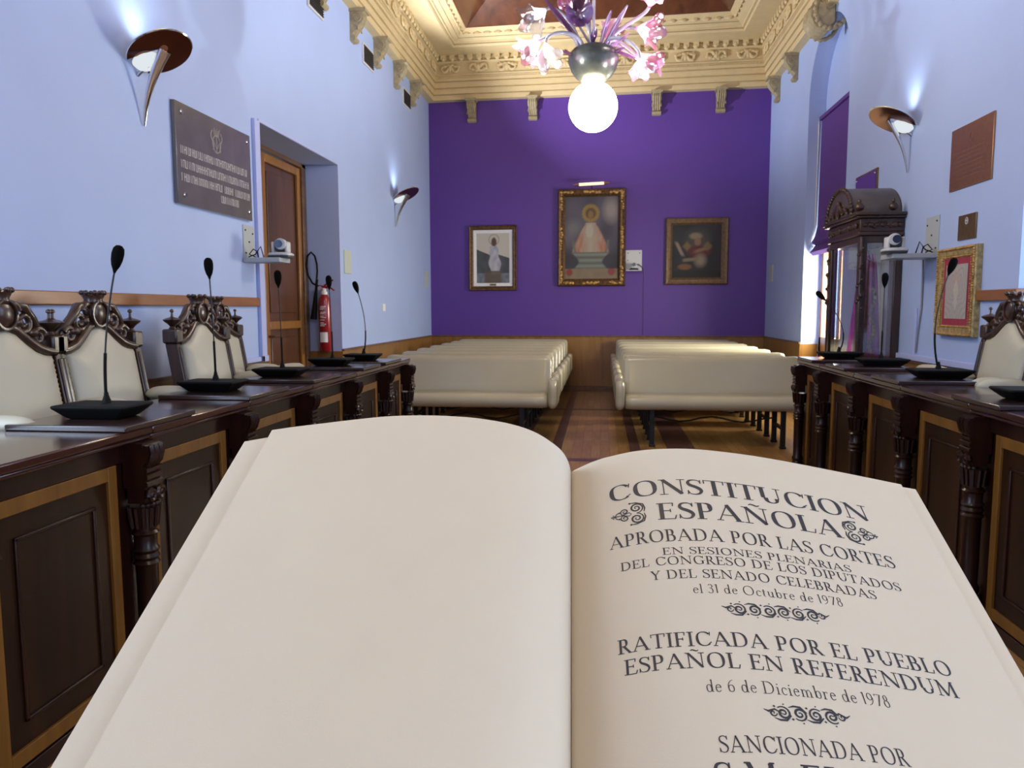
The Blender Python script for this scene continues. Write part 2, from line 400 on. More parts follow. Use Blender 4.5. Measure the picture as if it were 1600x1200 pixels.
def corbel(loc, rz, label):
    o = cm if first[0] else cm.copy()
    if not first[0]: COL.objects.link(o)
    first[0] = False
    o.location = loc; o.rotation_euler = (0, 0, rz); tag(o, label, 'corbel', 'scrolled plaster corbels under the cornice')
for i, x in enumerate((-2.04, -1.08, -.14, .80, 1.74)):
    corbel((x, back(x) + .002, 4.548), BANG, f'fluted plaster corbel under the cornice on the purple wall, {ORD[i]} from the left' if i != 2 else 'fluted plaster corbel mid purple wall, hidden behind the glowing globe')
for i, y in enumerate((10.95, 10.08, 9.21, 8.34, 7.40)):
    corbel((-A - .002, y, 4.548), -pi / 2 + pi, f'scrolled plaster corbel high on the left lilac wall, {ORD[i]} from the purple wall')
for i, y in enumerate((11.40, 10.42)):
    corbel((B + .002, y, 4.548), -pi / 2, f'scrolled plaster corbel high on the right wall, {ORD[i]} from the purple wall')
# cartouche
t = thing('cartouche', 'ornate plaster scroll cartouche over the arched window recess on the right', 'plaster ornament', (B, 8.98, 4.40))
m = MB(); P = []
sec = [(.0, .12), (.03, .20), (-.02, .27), (-.12, .27), (-.21, .20), (-.24, .10), (-.20, .02), (-.10, -.02), (-.02, .0)]
m.rings([[(x - (0 if abs(yy) < .15 else .03), yy * (1 - .25 * max(0, -z)), z) for x, z in [(-.02, .20), (-.16, .17), (-.24, .07), (-.25, -.06), (-.19, -.17), (-.08, -.20), (0, -.12), (0, .1)]] for yy in (-.17, -.13, -.05, .05, .13, .17)])
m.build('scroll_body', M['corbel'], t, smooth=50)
for e in (-1, 1):
    m = MB(); pts = []
    for k in range(15):
        a = radians(75 - k * 18); pts.append((-.06 - .17 * cos(a), e * .172, .0 + .20 * sin(a)))
    m.tube(pts, .020, 8)
    for p in pts: m.sph((p[0] - .012, p[1] + e * .012, p[2]), .026, 7)
    m.tube([(-.10 - .07 * cos(k * .5), e * .18, .08 + .07 * sin(k * .5)) for k in range(11)], .014, 6)
    m.tube([(-.06, e * .172, .19), (-.10 - .03, e * .178, .14)], .018, 6); m.build('leaf_border', M['corbel'], t)
t.rotation_euler = (0, 0, 0); t.location = (B + .02, 8.98, 4.50)

# ------------------------------------------------------------------ door in the left recess

door = bpy.data.objects.new('door_1', None); COL.objects.link(door); door.location = (RX, 0, 0); struct(door)
m = MB(); m.box(-.08, .03, RY0, RY0 + .08, 0, RZ); m.box(-.08, .03, RY1 - .10, RY1, 0, RZ); m.box(-.08, .03, RY0, RY1, 2.76, RZ + .02)
m.build('door_frame', M['trimwood'], door, bevel=.006)
for y0, y1 in ((6.01, 6.74), (6.76, 7.66)):
    lf = MB().box(-.05, -.02, y0, y1, .01, 2.75).build('door_leaf', M['door'], door)
    m = MB()
    m.box(-.02, .012, y0, y0 + .075, .01, 2.75); m.box(-.02, .012, y1 - .075, y1, .01, 2.75)
    for z0, z1 in ((.01, .2), (1.11, 1.19), (2.67, 2.75)): m.box(-.02, .012, y0 + .075, y1 - .075, z0, z1)
    m.build('door_stiles', M['doorf'], lf, bevel=.008)
    m = MB()
    for z0, z1 in ((.28, 1.03), (1.27, 2.60)): m.box(-.02, -.008, y0 + .14, y1 - .14, z0, z1)
    m.build('door_panel', M['door'], lf, bevel=.008)
m = MB(); m.cyl((.012, 6.80, 1.05), (.06, 6.80, 1.05), .012); m.cyl((.06, 6.80, 1.05), (.06, 6.92, 1.05), .01); m.build('door_handle', M['brass2'], door)

# windows
for i, (cy, hw) in enumerate(WIN):
    wn = bpy.data.objects.new(f'window_{i+1}', None); COL.objects.link(wn); wn.location = (B + .22, cy, 0); struct(wn)
    m = MB(); a, c = -hw + .03, hw - .03
    m.box(-.02, .05, a, a + .09, 0, 3.6); m.box(-.02, .05, c - .09, c, 0, 3.6); m.box(-.02, .05, -.05, .05, 0, 3.6)
    for z0, z1 in ((0, .95), (3.5, 3.6)): m.box(-.02, .05, a, c, z0, z1)
    m.build('window_frame', M['rail'], wn, bevel=.006)
    m = MB(); m.box(.01, .016, a + .09, -.05, .95, 3.5); m.box(.01, .016, .05, c - .09, .95, 3.5)
    m.build('window_pane', M['pane'], wn, smooth=0)
# roman blind in window 1
t = thing('roman_blind', 'purple roman blind half lowered in the arched window recess beside the carved cabinet', 'blind', (B + .15, 9.01, 0))
m = MB(); pf = [(.0, 3.56), (-.005, 3.0), (-.01, 2.30), (-.035, 2.18), (-.075, 2.10), (-.03, 2.07), (-.06, 2.02), (-.09, 1.98), (-.05, 1.94), (.0, 1.97)]
m.rings([[(x, yy, z) for x, z in pf] + [(x + .008, yy, z + .004) for x, z in pf[::-1]] for yy in (-.74, 0, .74)])
m.build('fabric', M['blind'], t, smooth=25)
MB().box(-.03, .03, -.745, .745, 3.555, 3.60).build('head_rail', M['blind'], t, bevel=.004)
MB().tube([(-.03, .752, 3.56), (-.035, .752, 2.3), (-.10, .754, 2.08), (-.05, .752, 2.05)], .006, 6).build('cord', M['white'], t)

# fire extinguisher on the far jamb
t = thing('fire_extinguisher', 'red fire extinguisher with black horn hanging in the doorway recess', 'fire extinguisher', (-2.893, RY1 - .085, .86))
m = MB(); m.lathe([(.001, 0), (.05, .002), (.062, .02), (.062, .53), (.055, .56), (.035, .59), (.028, .60)], n=24); m.build('cylinder', M['red'], t)
MB().lathe([(.028, .595), (.034, .60), (.034, .625), (.022, .635), (.022, .665)], n=16).build('neck', M['white'], t)
m = MB(); m.box(-.02, .03, -.012, .012, .66, .69); m.tube([(.0, 0, .69), (.05, 0, .72), (.10, 0, .75)], .009, 8); m.tube([(.02, 0, .675), (.07, 0, .67), (.11, 0, .64)], .009, 8); m.cyl((-.02, 0, .675), (-.05, 0, .68), .02, 12); m.build('valve_lever', M['red'], t)
MB().cyl((-.035, -.03, .665), (-.035, -.012, .665), .024, 16).build('gauge', M['chrome'], t)
m = MB(); pts = []
for k in range(17):
    a = radians(-70 + k * 20); pts.append((-.17 - .075 * cos(a) * -1 - .04, -.0, .86 + .15 * sin(a)))
pts = [(-.03, .01, .685), (-.08, .01, .69), (-.13, .012, .72), (-.175, .012, .80), (-.19, .012, .90), (-.175, .012, 1.0), (-.135, .012, 1.04), (-.095, .012, 1.0), (-.075, .01, .92), (-.068, .0, .84), (-.075, -.005, .76)]
m.tube(pts, .010, 8); m.build('hose', M['black'], t)
MB().lathe([(.013, .26), (.014, .16), (.018, .10), (.03, -.1), (.036, -.16), (.030, -.16)][::-1], (-.10, -.01, .50), 16, (.12, 0, 1)).build('horn', M['black'], t)
m = MB()
rs = []
for z in (.10, .205): rs.append([(.0632 * cos(a), .0632 * sin(a), z) for a in [radians(-125 + 10 * k) for k in range(9)]])
m.rings(rs, cap=False, closed=False); m.build('paper_label', M['label'], t)
m = MB()
for k, z in enumerate([.47, .455, .44, .41, .395, .37, .355, .33, .30, .285, .27]):
    m.rings([[(.0630 * cos(a), .0630 * sin(a), zz) for a in [radians(-120 + 8 * j + (5 if k % 3 == 0 else 0)) for j in range(8 - k % 3)]] for zz in (z, z + .007)], cap=False, closed=False)
m.build('printed_instructions', M['label'], t)
MB().box(-.03, .03, .06, .083, .30, .50).build('wall_bracket', M['iron'], t)
# small plates on walls
for nm, lab, mt, bx in (
    ('wall_strip', 'pale green plastic strip on the left wall just past the doorway', 'strip', (-A, -A + .012, 7.90, 8.12, 1.69, 1.94)),
    ('wall_strip', 'pale strip on the left wall near the purple corner', 'strip', (-A, -A + .012, 11.62, 11.84, 1.64, 1.90)),
    ('wall_strip', 'pale strip on the right wall near the purple corner', 'strip', (B - .012, B, 11.46, 11.68, 1.69, 1.94)),
    ('light_switch', 'small pale light switch on the left wall under the far sconce', 'white', (-A, -A + .015, 9.29, 9.40, 1.28, 1.37))):
    tag(MB().box(*bx).build(nm, M[mt], bevel=.003), lab, 'wall plate' if nm != 'light_switch' else 'switch')
for y, lab in ((7.08, 'square metal air vent high on the left wall, nearest the camera'), (8.72, 'square metal air vent high on the left wall, middle one'), (10.48, 'square metal air vent high on the left wall, nearest the purple wall')):
    t = thing('air_vent', lab, 'vent', (-A, y, 4.235), 0, 'air vents under the cornice')
    MB().box(0, .02, -.03, .36, -.12, .11).build('vent_frame', M['ventf'], t, bevel=.003)
    m = MB(); m.box(.015, .022, -.01, .34, -.10, .09)
    for k in range(8): m.box(.020, .03, -.01, .34, -.095 + k * .023, -.087 + k * .023)
    m.build('vent_grille', M['vent'], t, smooth=0)

# ------------------------------------------------------------------ plaques
t = thing('stone_plaque', 'grey slate plaque with engraved crest and text on the left wall before the doorway', 'plaque', (-A, 4.674, 1.99))
MB().box(0, .03, 0, 1.045, 0, .65).build('slab', M['stone'], t, bevel=.004)
m = MB()
for y, z in ((.07, .59), (.985, .59), (.07, .06), (.985, .06)): m = MB(); m.sph((.034, y, z), .018, 10, (.6, 1, 1)); m.cyl((.03, y, z), (.045, y, z), .010, 10); m.build('mounting_bolt', M['chrome'], t)
R = random.Random(3)
for z, a, c in ((.325, .05, .99), (.235, .05, 1.0), (.150, .05, 1.01), (.075, .56, .82)):
    y = a; m = MB()
    while y < c - .01:
        wd = R.choice((.012, .02, .024)); h = .052
        if R.random() < .12: y += .010; continue
        m.box(.0302, .0312, y, y + .005, z, z + h)
        if wd > .012:
            m.box(.0302, .0312, y + wd - .004, y + wd + .001, z, z + h); 
            zz = R.choice((z, z + h - .006, z + h / 2)); m.box(.0302, .0312, y, y + wd, zz, zz + .006)
        y += wd + .008
    m.build('engraved_line', M['engr'], t, smooth=0)
m = MB()
m.tube([(.031, .52 + .055 * cos(a), .475 + .06 * sin(a)) for a in [2 * pi * k / 14 for k in range(14)]], .005, 5, closed=True)
for k in range(6): m.tube([(.031, .52 + .012 * (k - 2.5), .535), (.031, .52 + .018 * (k - 2.5), .575 + .01 * (k % 2))], .004, 4)
m.tube([(.031, .47, .50), (.031, .52, .44), (.031, .57, .50)], .004, 4); m.tube([(.031, .52, .53), (.031, .52, .42)], .004, 4)
for e in (-1, 1): m.tube([(.031, .52 + e * (.06 + .02 * sin(k)), .56 - .022 * k) for k in range(7)], .005, 5)
m.build('engraved_crest', M['crestm'], t)

t = thing('brass_plaque', 'large brown brass plaque with faint engraved lines high on the right wall', 'plaque', (B, 5.2514, 2.1223))
MB().box(-.012, 0, 0, .59, 0, .424).build('plate', M['brass'], t, bevel=.002)
m = MB()
for k in range(7):
    a, c = (.12, .47) if k % 2 else (.08, .51)
    y = a
    while y < c: wd = R.uniform(.01, .04); m.box(-.0128, -.012, y, y + wd, .07 + k * .03, .073 + k * .03); y += wd + .008
m.tube([(-.0125, .295 + .02 * cos(a), .33 + .028 * sin(a)) for a in [2 * pi * k / 12 for k in range(12)]], .002, 4, closed=True)
m.build('engraved_text', M['engr2'], t, smooth=0)
t = thing('brass_plaque', 'small square brass plaque with an emblem, above the gilt frame on the right wall', 'plaque', (B, 5.4202, 1.7655))
MB().box(-.010, 0, 0, .254, 0, .17).build('plate', M['brass2'], t, bevel=.002)
m = MB(); m.tube([(-.011, .127 + .018 * cos(a), .125 + .022 * sin(a)) for a in [2 * pi * k / 12 for k in range(12)]], .004, 4, closed=True); m.sph((-.011, .127, .125), .009, 8); m.build('emblem', M['engr'], t)
t = thing('purple_panel', 'purple panel with thin dark edge on the right wall, partly hidden by the cabinet roof', 'panel', (B, 7.305, 2.22))
MB().box(-.016, 0, 0, .575, 0, .345).build('board', M['trimwood'], t)
MB().box(-.02, -.014, .018, .557, .018, .327).build('fabric_face', M['purple'], t)
m = MB()
for y in (.04, .535): m.sph((-.02, y, .305), .008, 8)
m.build('fixing', M['chrome'], t)

# ------------------------------------------------------------------ sconces
def sconce(y, side, label):
    # local frame: +x away from the wall
    t = thing('wall_sconce', label, 'wall lamp', (-A if side < 0 else B, y, 2.41), 0, 'chrome uplight sconces')
    s = 1 if side < 0 else -1
    n = Vector((-.52 * s, .14, 1)).normalized()
    c0 = Vector((.165 * s, 0, .395)); e1 = Vector((s, 0, .5)); e1 = (e1 - n * e1.dot(n)).normalized(); e2 = n.cross(e1)
    r = .186
    # crescent: disc with a round bite on the wall side
    out = []
    a0 = radians(150)
    for k in range(41):
        a = -a0 + 2 * a0 * k / 40; out.append(c0 + r * (e1 * cos(a) + e2 * sin(a)))
    # bite arc back
    b0 = out[-1]; b1 = out[0]
    for k in range(1, 12):
        f = k / 12; p = b0.lerp(b1, f) + e1 * (.19 * sin(pi * f)); out.append(p)
    m = MB()
    m.rings([[p + n * h for p in out] for h in (-.004, .004)])
    m.build('disc', M['bronze'], t, smooth=30)
    m = MB()
    rim = [p + n * .001 for p in out[:41]]; m.tube(rim, .0055, 6); m.build('rim', M['chrome'], t)
    m = MB()
    tip = Vector((.012 * s, .055, -.01)); top = c0 + e1 * .03 - n * .01
    pts = []; rr = []
    for k in range(12):
        f = k / 11; p = tip.lerp(top, f) + Vector((-.03 * s * sin(pi * f), 0, 0)); pts.append(p); rr.append(.007 + .030 * f ** 1.2)
    m.tube(pts, rr, 12, flat=.55); m.build('horn', M['chrome'], t, smooth=60)
    m = MB(); m.cyl((.0, .03, .28), (.10 * s, .01, .345), .012); m.lathe([(.02, 0), (.04, .03), (.055, .07)], (.085 * s, .0, .32), 16, n); m.build('lamp_holder', M['chrome'], t)
    m = MB(); cb = c0 - e1 * .10 + n * .002
    m.rings([[cb + (e1 * cos(a) + e2 * sin(a)) * q + n * h for a in [2 * pi * k / 24 for k in range(24)]] for q, h in ((.01, -.05), (.04, -.044), (.066, -.026), (.078, .0), (.074, .004), (.04, -.02), (.01, -.03))], cap=False); m.build('opal_shade', M['opal'], t, smooth=60)
    MB().cyl(c0 - e1 * .085 + n * .012 - e2 * .04, c0 - e1 * .085 + n * .012 + e2 * .04, .007, 10).build('halogen_tube', M['halo'], t)
    L = bpy.data.lights.new('sconce_light', 'SPOT'); L.energy = 8; L.color = (.80, .92, 1); L.spot_size = radians(125); L.spot_blend = 1; L.shadow_soft_size = .05
    lo = bpy.data.objects.new('sconce_light', L); COL.objects.link(lo); lo.parent = t
    L2 = bpy.data.lights.new('uplight', 'SPOT'); L2.energy = 700; L2.color = (.95, .96, 1); L2.spot_size = radians(104); L2.spot_blend = .6; L2.shadow_soft_size = .05
    lu = bpy.data.objects.new('uplight', L2); COL.objects.link(lu); lu.parent = t; lu.location = c0 + n * .08; lu.rotation_euler = Vector((1.15 * s, 0, 1)).to_track_quat('-Z', 'Y').to_euler()
    lo.location = c0 - e1 * .03 + n * .07; lo.rotation_euler = Vector((-.05 * s, .0, 1)).to_track_quat('-Z', 'Y').to_euler()
sconce(4.313, -1, 'chrome horn sconce with bronze disc, on the left wall above the slate plaque')
sconce(9.93, -1, 'chrome horn sconce on the left wall beyond the doorway, near the purple wall')
sconce(6.565, 1, 'chrome horn sconce with bronze disc on the right wall, left of the brass plaque')
sconce(-.6, -1, 'added unseen chrome horn sconce on the left wall behind the camera, for extra light')  # extra sconce added behind the camera for more uplight
sconce(1.7, 1, 'added unseen chrome horn sconce on the right wall beside the camera, for extra light')  # likewise added out of view to brighten the near room

# ------------------------------------------------------------------ chandelier
CX, CY = -.078, 6.0
t = thing('chandelier', 'glass flower chandelier with pink and lilac blooms and a glowing globe below', 'chandelier', (CX, CY, 2.843))
MB().sph((0, 0, 0), .187, 40).build('globe', M['globe'], t, smooth=180)
m = MB(); m.lathe([(.05, .17), (.095, .185), (.135, .225), (.170, .28), (.188, .335), (.186, .375), (.16, .415), (.10, .445), (.05, .45)], n=32, flute=.03)
m.build('glass_bowl', M['bowl'], t, smooth=60)
m = MB(); m.cyl((0, 0, .44), (.0, 0, 3.0), .012, 10); m.tube([(-.02, .03, .44), (-.045, .03, .8), (-.09, .03, 1.1), (-.09, .03, 1.6)], .013, 8); m.build('stem', M['stemg'], t)
MB().lathe([(.09, 3.0), (.08, 2.95), (.03, 2.9)], n=20).build('ceiling_rose', M['brass2'], t)
FLE = 8
def flower(tip, opening, mt, size=.1, lit=True, root=(0, 0, .42), bend=.12, ruffle=.22):
    tip = Vector(tip); ax = Vector(opening).normalized(); root = Vector(root) + Vector((tip.x * .25, tip.y * .25, 0))
    m = MB(); base = tip - ax * size * .9
    pts = []
    for k in range(15):
        f = k / 14
        c1 = root + Vector((0, 0, bend * 1.2)); c2 = base - ax * bend * 1.2
        p = (1 - f) ** 3 * root + 3 * (1 - f) ** 2 * f * c1 + 3 * (1 - f) * f * f * c2 + f ** 3 * base
        pts.append(p)
    m.tube(pts, [.017 - .004 * k / 14 for k in range(15)], 10); arm = m.build('arm', M['stemg'], t, smooth=60)
    m = MB(); q = Vector((0, 0, 1)).rotation_difference(ax); rs = []; n = 30
    for r, z in ((.10, -1.0), (.17, -.8), (.32, -.5), (.52, -.15), (.66, .2), (.92, .52), (1.05, .60)):
        rs.append([tip + q @ Vector((size * r * (1 + ruffle * max(0, z + .3) * cos(5 * a)) * cos(a), size * r * (1 + ruffle * max(0, z + .3) * cos(5 * a)) * sin(a), size * (z + .30 * max(0, z) * cos(5 * a + 1)))) for a in [2 * pi * k / n for k in range(n)]])
    m.rings(rs, cap=False); fl = m.build('flower', M[mt], t, smooth=60)
    if lit:
        MB().sph(tip - ax * size * .25, .024, 12, (1, 1, 1)).build('bulb', M['bulb'], fl, smooth=180)
        Lp = bpy.data.lights.new('flower_lamp', 'POINT'); Lp.energy = FLE; Lp.color = (1, .96, .88); Lp.shadow_soft_size = .035
        lo = bpy.data.objects.new('flower_lamp', Lp); COL.objects.link(lo); lo.parent = t; lo.location = tip + ax * size * 1.35
def lf(px, py): return ((px - 927) * .00518, (167 - py) * .00518)
F = [((845, 44), (-.55, -.5, -.62), 'glassw', .135, -.12), ((838, 92), (-.7, -.3, -.6), 'glassp', .12, -.2), ((862, 104), (.15, -.45, -.9), 'glassw', .12, -.25),
     ((1010, 20), (.1, -.9, .3), 'glassp', .14, -.1), ((1005, 62), (.7, -.5, -.35), 'glassp', .13, .0), ((1003, 100), (.7, -.3, -.65), 'glassp', .12, .08), ((992, 124), (-.1, -.3, -1), 'glassp', .09, -.18),
     ((1022, 98), (1, 0, -.2), 'glassp', .08, .2), ((952, 45), (.2, .4, .9), 'glassp', .10, .3)]
for (px, py), op, mt, sz, dy in F:
    x, z = lf(px, py); flower((x, dy, z), op, mt, sz * .88, lit=(px, py) not in ((1022, 98), (952, 45)))
def leafs(p, q, mt, wd=.045):
    p, q = Vector((lf(*p)[0], -.05, lf(*p)[1])), Vector((lf(*q)[0], -.12, lf(*q)[1])); m = MB()
    pts = [p.lerp(q, k / 9) for k in range(10)]
    m.tube(pts, [.008 + wd * sin(pi * min(1, (k + .6) / 9.5)) ** 1.0 * (k / 9) ** .6 for k in range(10)], 10, flat=.3); m.build('leaf', M[mt], t, smooth=60)
for p, q, mt, wd in (((915, 85), (857, 20), 'glassv', .035), ((940, 88), (975, 34), 'glassl', .026), ((935, 88), (952, 40), 'glassl', .03), ((945, 92), (978, 72), 'glassl', .022),
                 ((948, 95), (972, 92), 'glassv', .03), ((905, 98), (880, 92), 'glassv', .03), ((925, 82), (930, 62), 'glassv', .04), ((955, 90), (988, 108), 'glassv', .018)): leafs(p, q, mt, wd)
x, z = lf(907, 44); m = MB()
q = Vector((0, 0, 1)).rotation_difference(Vector((.1, -1, -.15)).normalized())
m.rings([[Vector((x, -.16, z)) + q @ Vector((r * cos(a), r * sin(a), h + .008 * cos(3 * a))) for a in [2 * pi * k / 24 for k in range(24)]] for r, h in ((.005, -.05), (.045, -.04), (.08, -.015), (.102, .02), (.100, .026), (.07, -.005), (.03, -.03))], cap=False)
m.build('shell_bloom', M['glassv'], t, smooth=60)
x2, z2 = lf(885, 20); m = MB(); m.tube([(x2 + .045 * cos(a), -.05, z2 + .05 * sin(a)) for a in [2 * pi * k / 18 for k in range(18)]], .012, 8, closed=True)
m.sph((x2, -.05, z2), .035, 12, (1, .4, 1)); m.build('ring_bloom', M['glassp'], t)
m = MB(); m.tube([(0, 0, .42), (x * .4, -.1, .55), (x, -.12, z)], .011, 8); m.tube([(0, 0, .42), (x2 * .5, 0, .6), (x2, -.05, z2 - .05)], .009, 8); m.build('arm', M['stemg'], t)

# ------------------------------------------------------------------ pictures on the purple wall
def canvas(name, w, h, fn, parent, loc, nx=64, ny=84, dim=1.0):
    """flat painted panel in local xz, colour from fn(u,v) with v upward"""
    b = bmesh.new(); vs = []
    for j in range(ny + 1):
        for i in range(nx + 1): vs.append(b.verts.new((w * (i / nx - .5), 0, h * j / ny)))
    for j in range(ny):
        for i in range(nx): b.faces.new([vs[j * (nx + 1) + i], vs[j * (nx + 1) + i + 1], vs[(j + 1) * (nx + 1) + i + 1], vs[(j + 1) * (nx + 1) + i]])
    me = bpy.data.meshes.new(name); b.to_mesh(me); b.free()
    ca = me.color_attributes.new('Col', 'FLOAT_COLOR', 'POINT'); k = 0
    for j in range(ny + 1):
        for i in range(nx + 1): c = fn(i / nx, j / ny); ca.data[k].color = (c[0] * dim, c[1] * dim, c[2] * dim, 1); k += 1
    me.materials.append(attr_mat('painted_' + name)); o = bpy.data.objects.new(name, me); COL.objects.link(o); o.parent = parent; o.location = loc
    return o
def mixc(a, b, f): f = max(0, min(1, f)); return tuple(x * (1 - f) + y * f for x, y in zip(a, b))
def soft(d, w=.03): return max(0, min(1, .5 - d / w))
def nz(u, v, s=3, o=0): return noise.noise(Vector((u * s + o, v * s, o))) * .5 + .5
def icon(u, v):      # generic robed figure on a pedestal, cloudy sky
    c = mixc((.035, .035, .06), (.22, .20, .27), nz(u, v, 3.2))
    c = mixc(c, (.42, .38, .36), soft(sqrt(((u - .86) / .16) ** 2 + ((v - .84) / .16) ** 2) - .8, .9))
    c = mixc(c, (.25, .26, .26), soft(sqrt(((u - .15) / .18) ** 2 + ((v - .62) / .12) ** 2) - .8, .9) * .8)
    c = mixc(c, (.03, .03, .04), soft(v - .38, .2) * .8)
    r = sqrt((u - .48) ** 2 + ((v - .80) * 1.5) ** 2)
    c = mixc(c, (.50, .33, .05), soft(r - .165) * (.75 + .25 * sin(atan2(v - .8, u - .48) * 26)))
    c = mixc(c, (.16, .10, .05), soft(r - .10)); c = mixc(c, (.36, .20, .09), soft(sqrt(((u - .48) * 1.3) ** 2 + ((v - .78) * 1.3) ** 2) - .065))
    hw = .10 + .24 * max(0, min(1, (.66 - v) / .30)) ** .8
    if v > .33 - .0 and v < .68:
        f = soft(abs(u - .48) - hw)
        col = mixc((.55, .50, .40), (.55, .20, .12), nz(u * 6, v * 3, 3) * 1.4 * min(1, abs(u - .48) * 4.5)); c = mixc(c, col, f)
    c = mixc(c, (.62, .58, .48), soft(sqrt(((u - .46) * 1.2) ** 2 + ((v - .585) * 1.1) ** 2) - .09) * .9)
    arc = abs(sqrt((u - .48) ** 2 + ((v - .46) * 1.25) ** 2) - .33); c = mixc(c, (.20, .22, .19), soft(arc - .02) * (1 if v < .47 else 0))
    if .10 < v < .33:
        hwp = .22 + .16 * abs((v - .21) / .12) ** 1.5; c = mixc(c, mixc((.14, .16, .14), (.30, .32, .28), .5 + .5 * sin(v * 90)), soft(abs(u - .48) - hwp, .04))
    if v < .13: c = mixc((.34, .27, .17), (.27, .20, .15), nz(u, v, 9)); c = mixc(c, (.32, .06, .04), soft(sqrt((u - .08) ** 2 + ((v - .08) * 1.4) ** 2) - .06)); c = mixc(c, (.32, .07, .06), soft(sqrt((u - .88) ** 2 + ((v - .09) * 1.4) ** 2) - .07))
    return c
def figure(u, v):    # pale figure before dark hills, off-white sky
    c = (.60, .57, .50); hill = .66 - .32 * abs(u - .02) ** .8 if u < .5 else .60 - .40 * (u - .62) if u > .62 else .62 - .06
    hill = (.68 - .28 * u) if u < .5 else (.72 - .22 * u)
    if v < hill: c = mixc((.05, .06, .065), (.10, .11, .12), nz(u, v, 6))
    if v < .2: c = mixc((.10, .12, .16), (.26, .28, .33), nz(u * 2, v * 2, 6))
    r = sqrt((u - .53) ** 2 + ((v - .87) * 1.45) ** 2); c = mixc(c, (.22, .16, .12), soft(abs(r - .15) - .012, .02) * .7)
    c = mixc(c, (.12, .06, .045), soft(sqrt(((u - .53) * 1.0) ** 2 + ((v - .82) * .85) ** 2) - .08))
    hw = .16 + .03 * sin(v * 20)
    if .17 < v < .74: c = mixc(c, mixc((.30, .33, .46), (.55, .55, .58), nz(u, v, 8) * 1.5 - .2), soft(abs(u - .53 - .12 * (.6 - v)) - hw * (1 if v < .6 else 1 - (v - .6) * 3)))
    if v < .24: c = mixc(c, (.12, .085, .06), soft(abs(u - .5) - .26, .06) * .9)
    return c
def night(u, v):     # dim candlelit half figure at a table
    c = mixc((.008, .009, .013), (.045, .055, .07), nz(u, v, 2) * (v + u * .3))
    r = sqrt((u - .52) ** 2 + ((v - .72) * 1.1) ** 2); c = mixc(c, (.13, .12, .10), soft(r - .24, .2) * .7)
    c = mixc(c, (.45, .36, .22), soft(sqrt(((u - .48) * .8) ** 2 + ((v - .79) * 1.6) ** 2) - .10, .06) * .9)
    c = mixc(c, (.40, .22, .13), soft(sqrt((u - .52) ** 2 + ((v - .68) * .8) ** 2) - .065))
    c = mixc(c, (.16, .02, .025), soft(sqrt(((u - .55) * .8) ** 2 + ((v - .50) * 1.8) ** 2) - .20, .08)); c = mixc(c, (.38, .22, .12), soft(abs((v - .53) - (u - .6) * .25) - .03) * soft(abs(u - .62) - .16, .1))
    c = mixc(c, (.42, .35, .25), soft(sqrt(((u - .58) * 1.0) ** 2 + ((v - .33) * 1.0) ** 2) - .11, .12)); c = mixc(c, (.34, .26, .16), soft(abs(v - .34 - .08 * (u - .3)) - .03) * soft(abs(u - .38) - .16, .06))
    c = mixc(c, (.45, .33, .27), soft(abs((u - .12) + (v - .60) * .55) - .035) * soft(abs(v - .55) - .13, .06))
    c = mixc(c, (.28, .13, .05), soft(sqrt(((u - .26) * .8) ** 2 + ((v - .21) * 2) ** 2) - .11, .06)); 
    for x0 in (.30, .72): c = mixc(c, (.30, .20, .08), soft(abs(u - x0) + abs(v - .60) - .09, .06))
    if v < .14: c = mixc(c, (.006, .006, .008), .9)
    return c
def framed(name, label, x0, x1, z0, z1, bw, fmat, fn, depth=.05, mat_border=0, grooves=None, ornate=False, inner=None):
    xm = (x0 + x1) / 2; W, Hh = x1 - x0, z1 - z0
    t = thing(name, label, 'picture', (xm, back(xm) - .004, z0), BANG)
    m = MB()
    def sec(d): # frame ring corners at inset d
        return [(-W / 2 + d, Hh - d), (W / 2 - d, Hh - d), (W / 2 - d, d), (-W / 2 + d, d)]
    pr_ = [(0, 0), (0, -depth * .7), (bw * .15, -depth), (bw * .45, -depth * .8), (bw * .7, -depth * .9), (bw * .9, -depth * .6), (bw, -depth * .45), (bw, 0)]
    m.rings([[(x, y, z) for x, z in sec(d)] for d, y in pr_], cap=False)
    m.build('frame', M[fmat], t, smooth=20)
    if ornate:
        m = MB()
        per = [(-W / 2 + bw * .45, Hh - bw * .45), (W / 2 - bw * .45, Hh - bw * .45), (W / 2 - bw * .45, bw * .45), (-W / 2 + bw * .45, bw * .45)]
        for i in range(4):
            p, q = per[i], per[(i + 1) % 4]; L = sqrt((p[0] - q[0]) ** 2 + (p[1] - q[1]) ** 2); n = int(L / .035)
            for k in range(n):
                f = k / n
                if not (f < .2 or f > .8 or .38 < f < .62): continue
                x, z = p[0] + (q[0] - p[0]) * f, p[1] + (q[1] - p[1]) * f
                m.sph((x + R.uniform(-.012, .012), -depth * .85, z + R.uniform(-.012, .012)), R.uniform(.014, .026), 7, (1.2, .6, 1))
        m.build('gilt_leaf_ornament', M['gold'], t, smooth=60)
    if mat_border:
        m = MB(); d = bw; m.rings([[(x, -depth * .45, z) for x, z in sec(d)], [(x, -depth * .30, z) for x, z in sec(d + mat_border)]], cap=False); m.build('mount', M['cloth_w'] if False else M['label'], t, smooth=0)
    iw = W - 2 * (bw + mat_border); ih = Hh - 2 * (bw + mat_border)
    canvas('painting', iw, ih, fn, t, (0, -depth * .28, bw + mat_border), dim={'icon': .62, 'night': .55, 'figure': .85}[fn.__name__])
    MB().box(-W / 2 + bw * .5, W / 2 - bw * .5, -depth * .2, 0, bw * .5, Hh - bw * .5).build('backing_board', M['blackfr'], t, smooth=0)
    return t
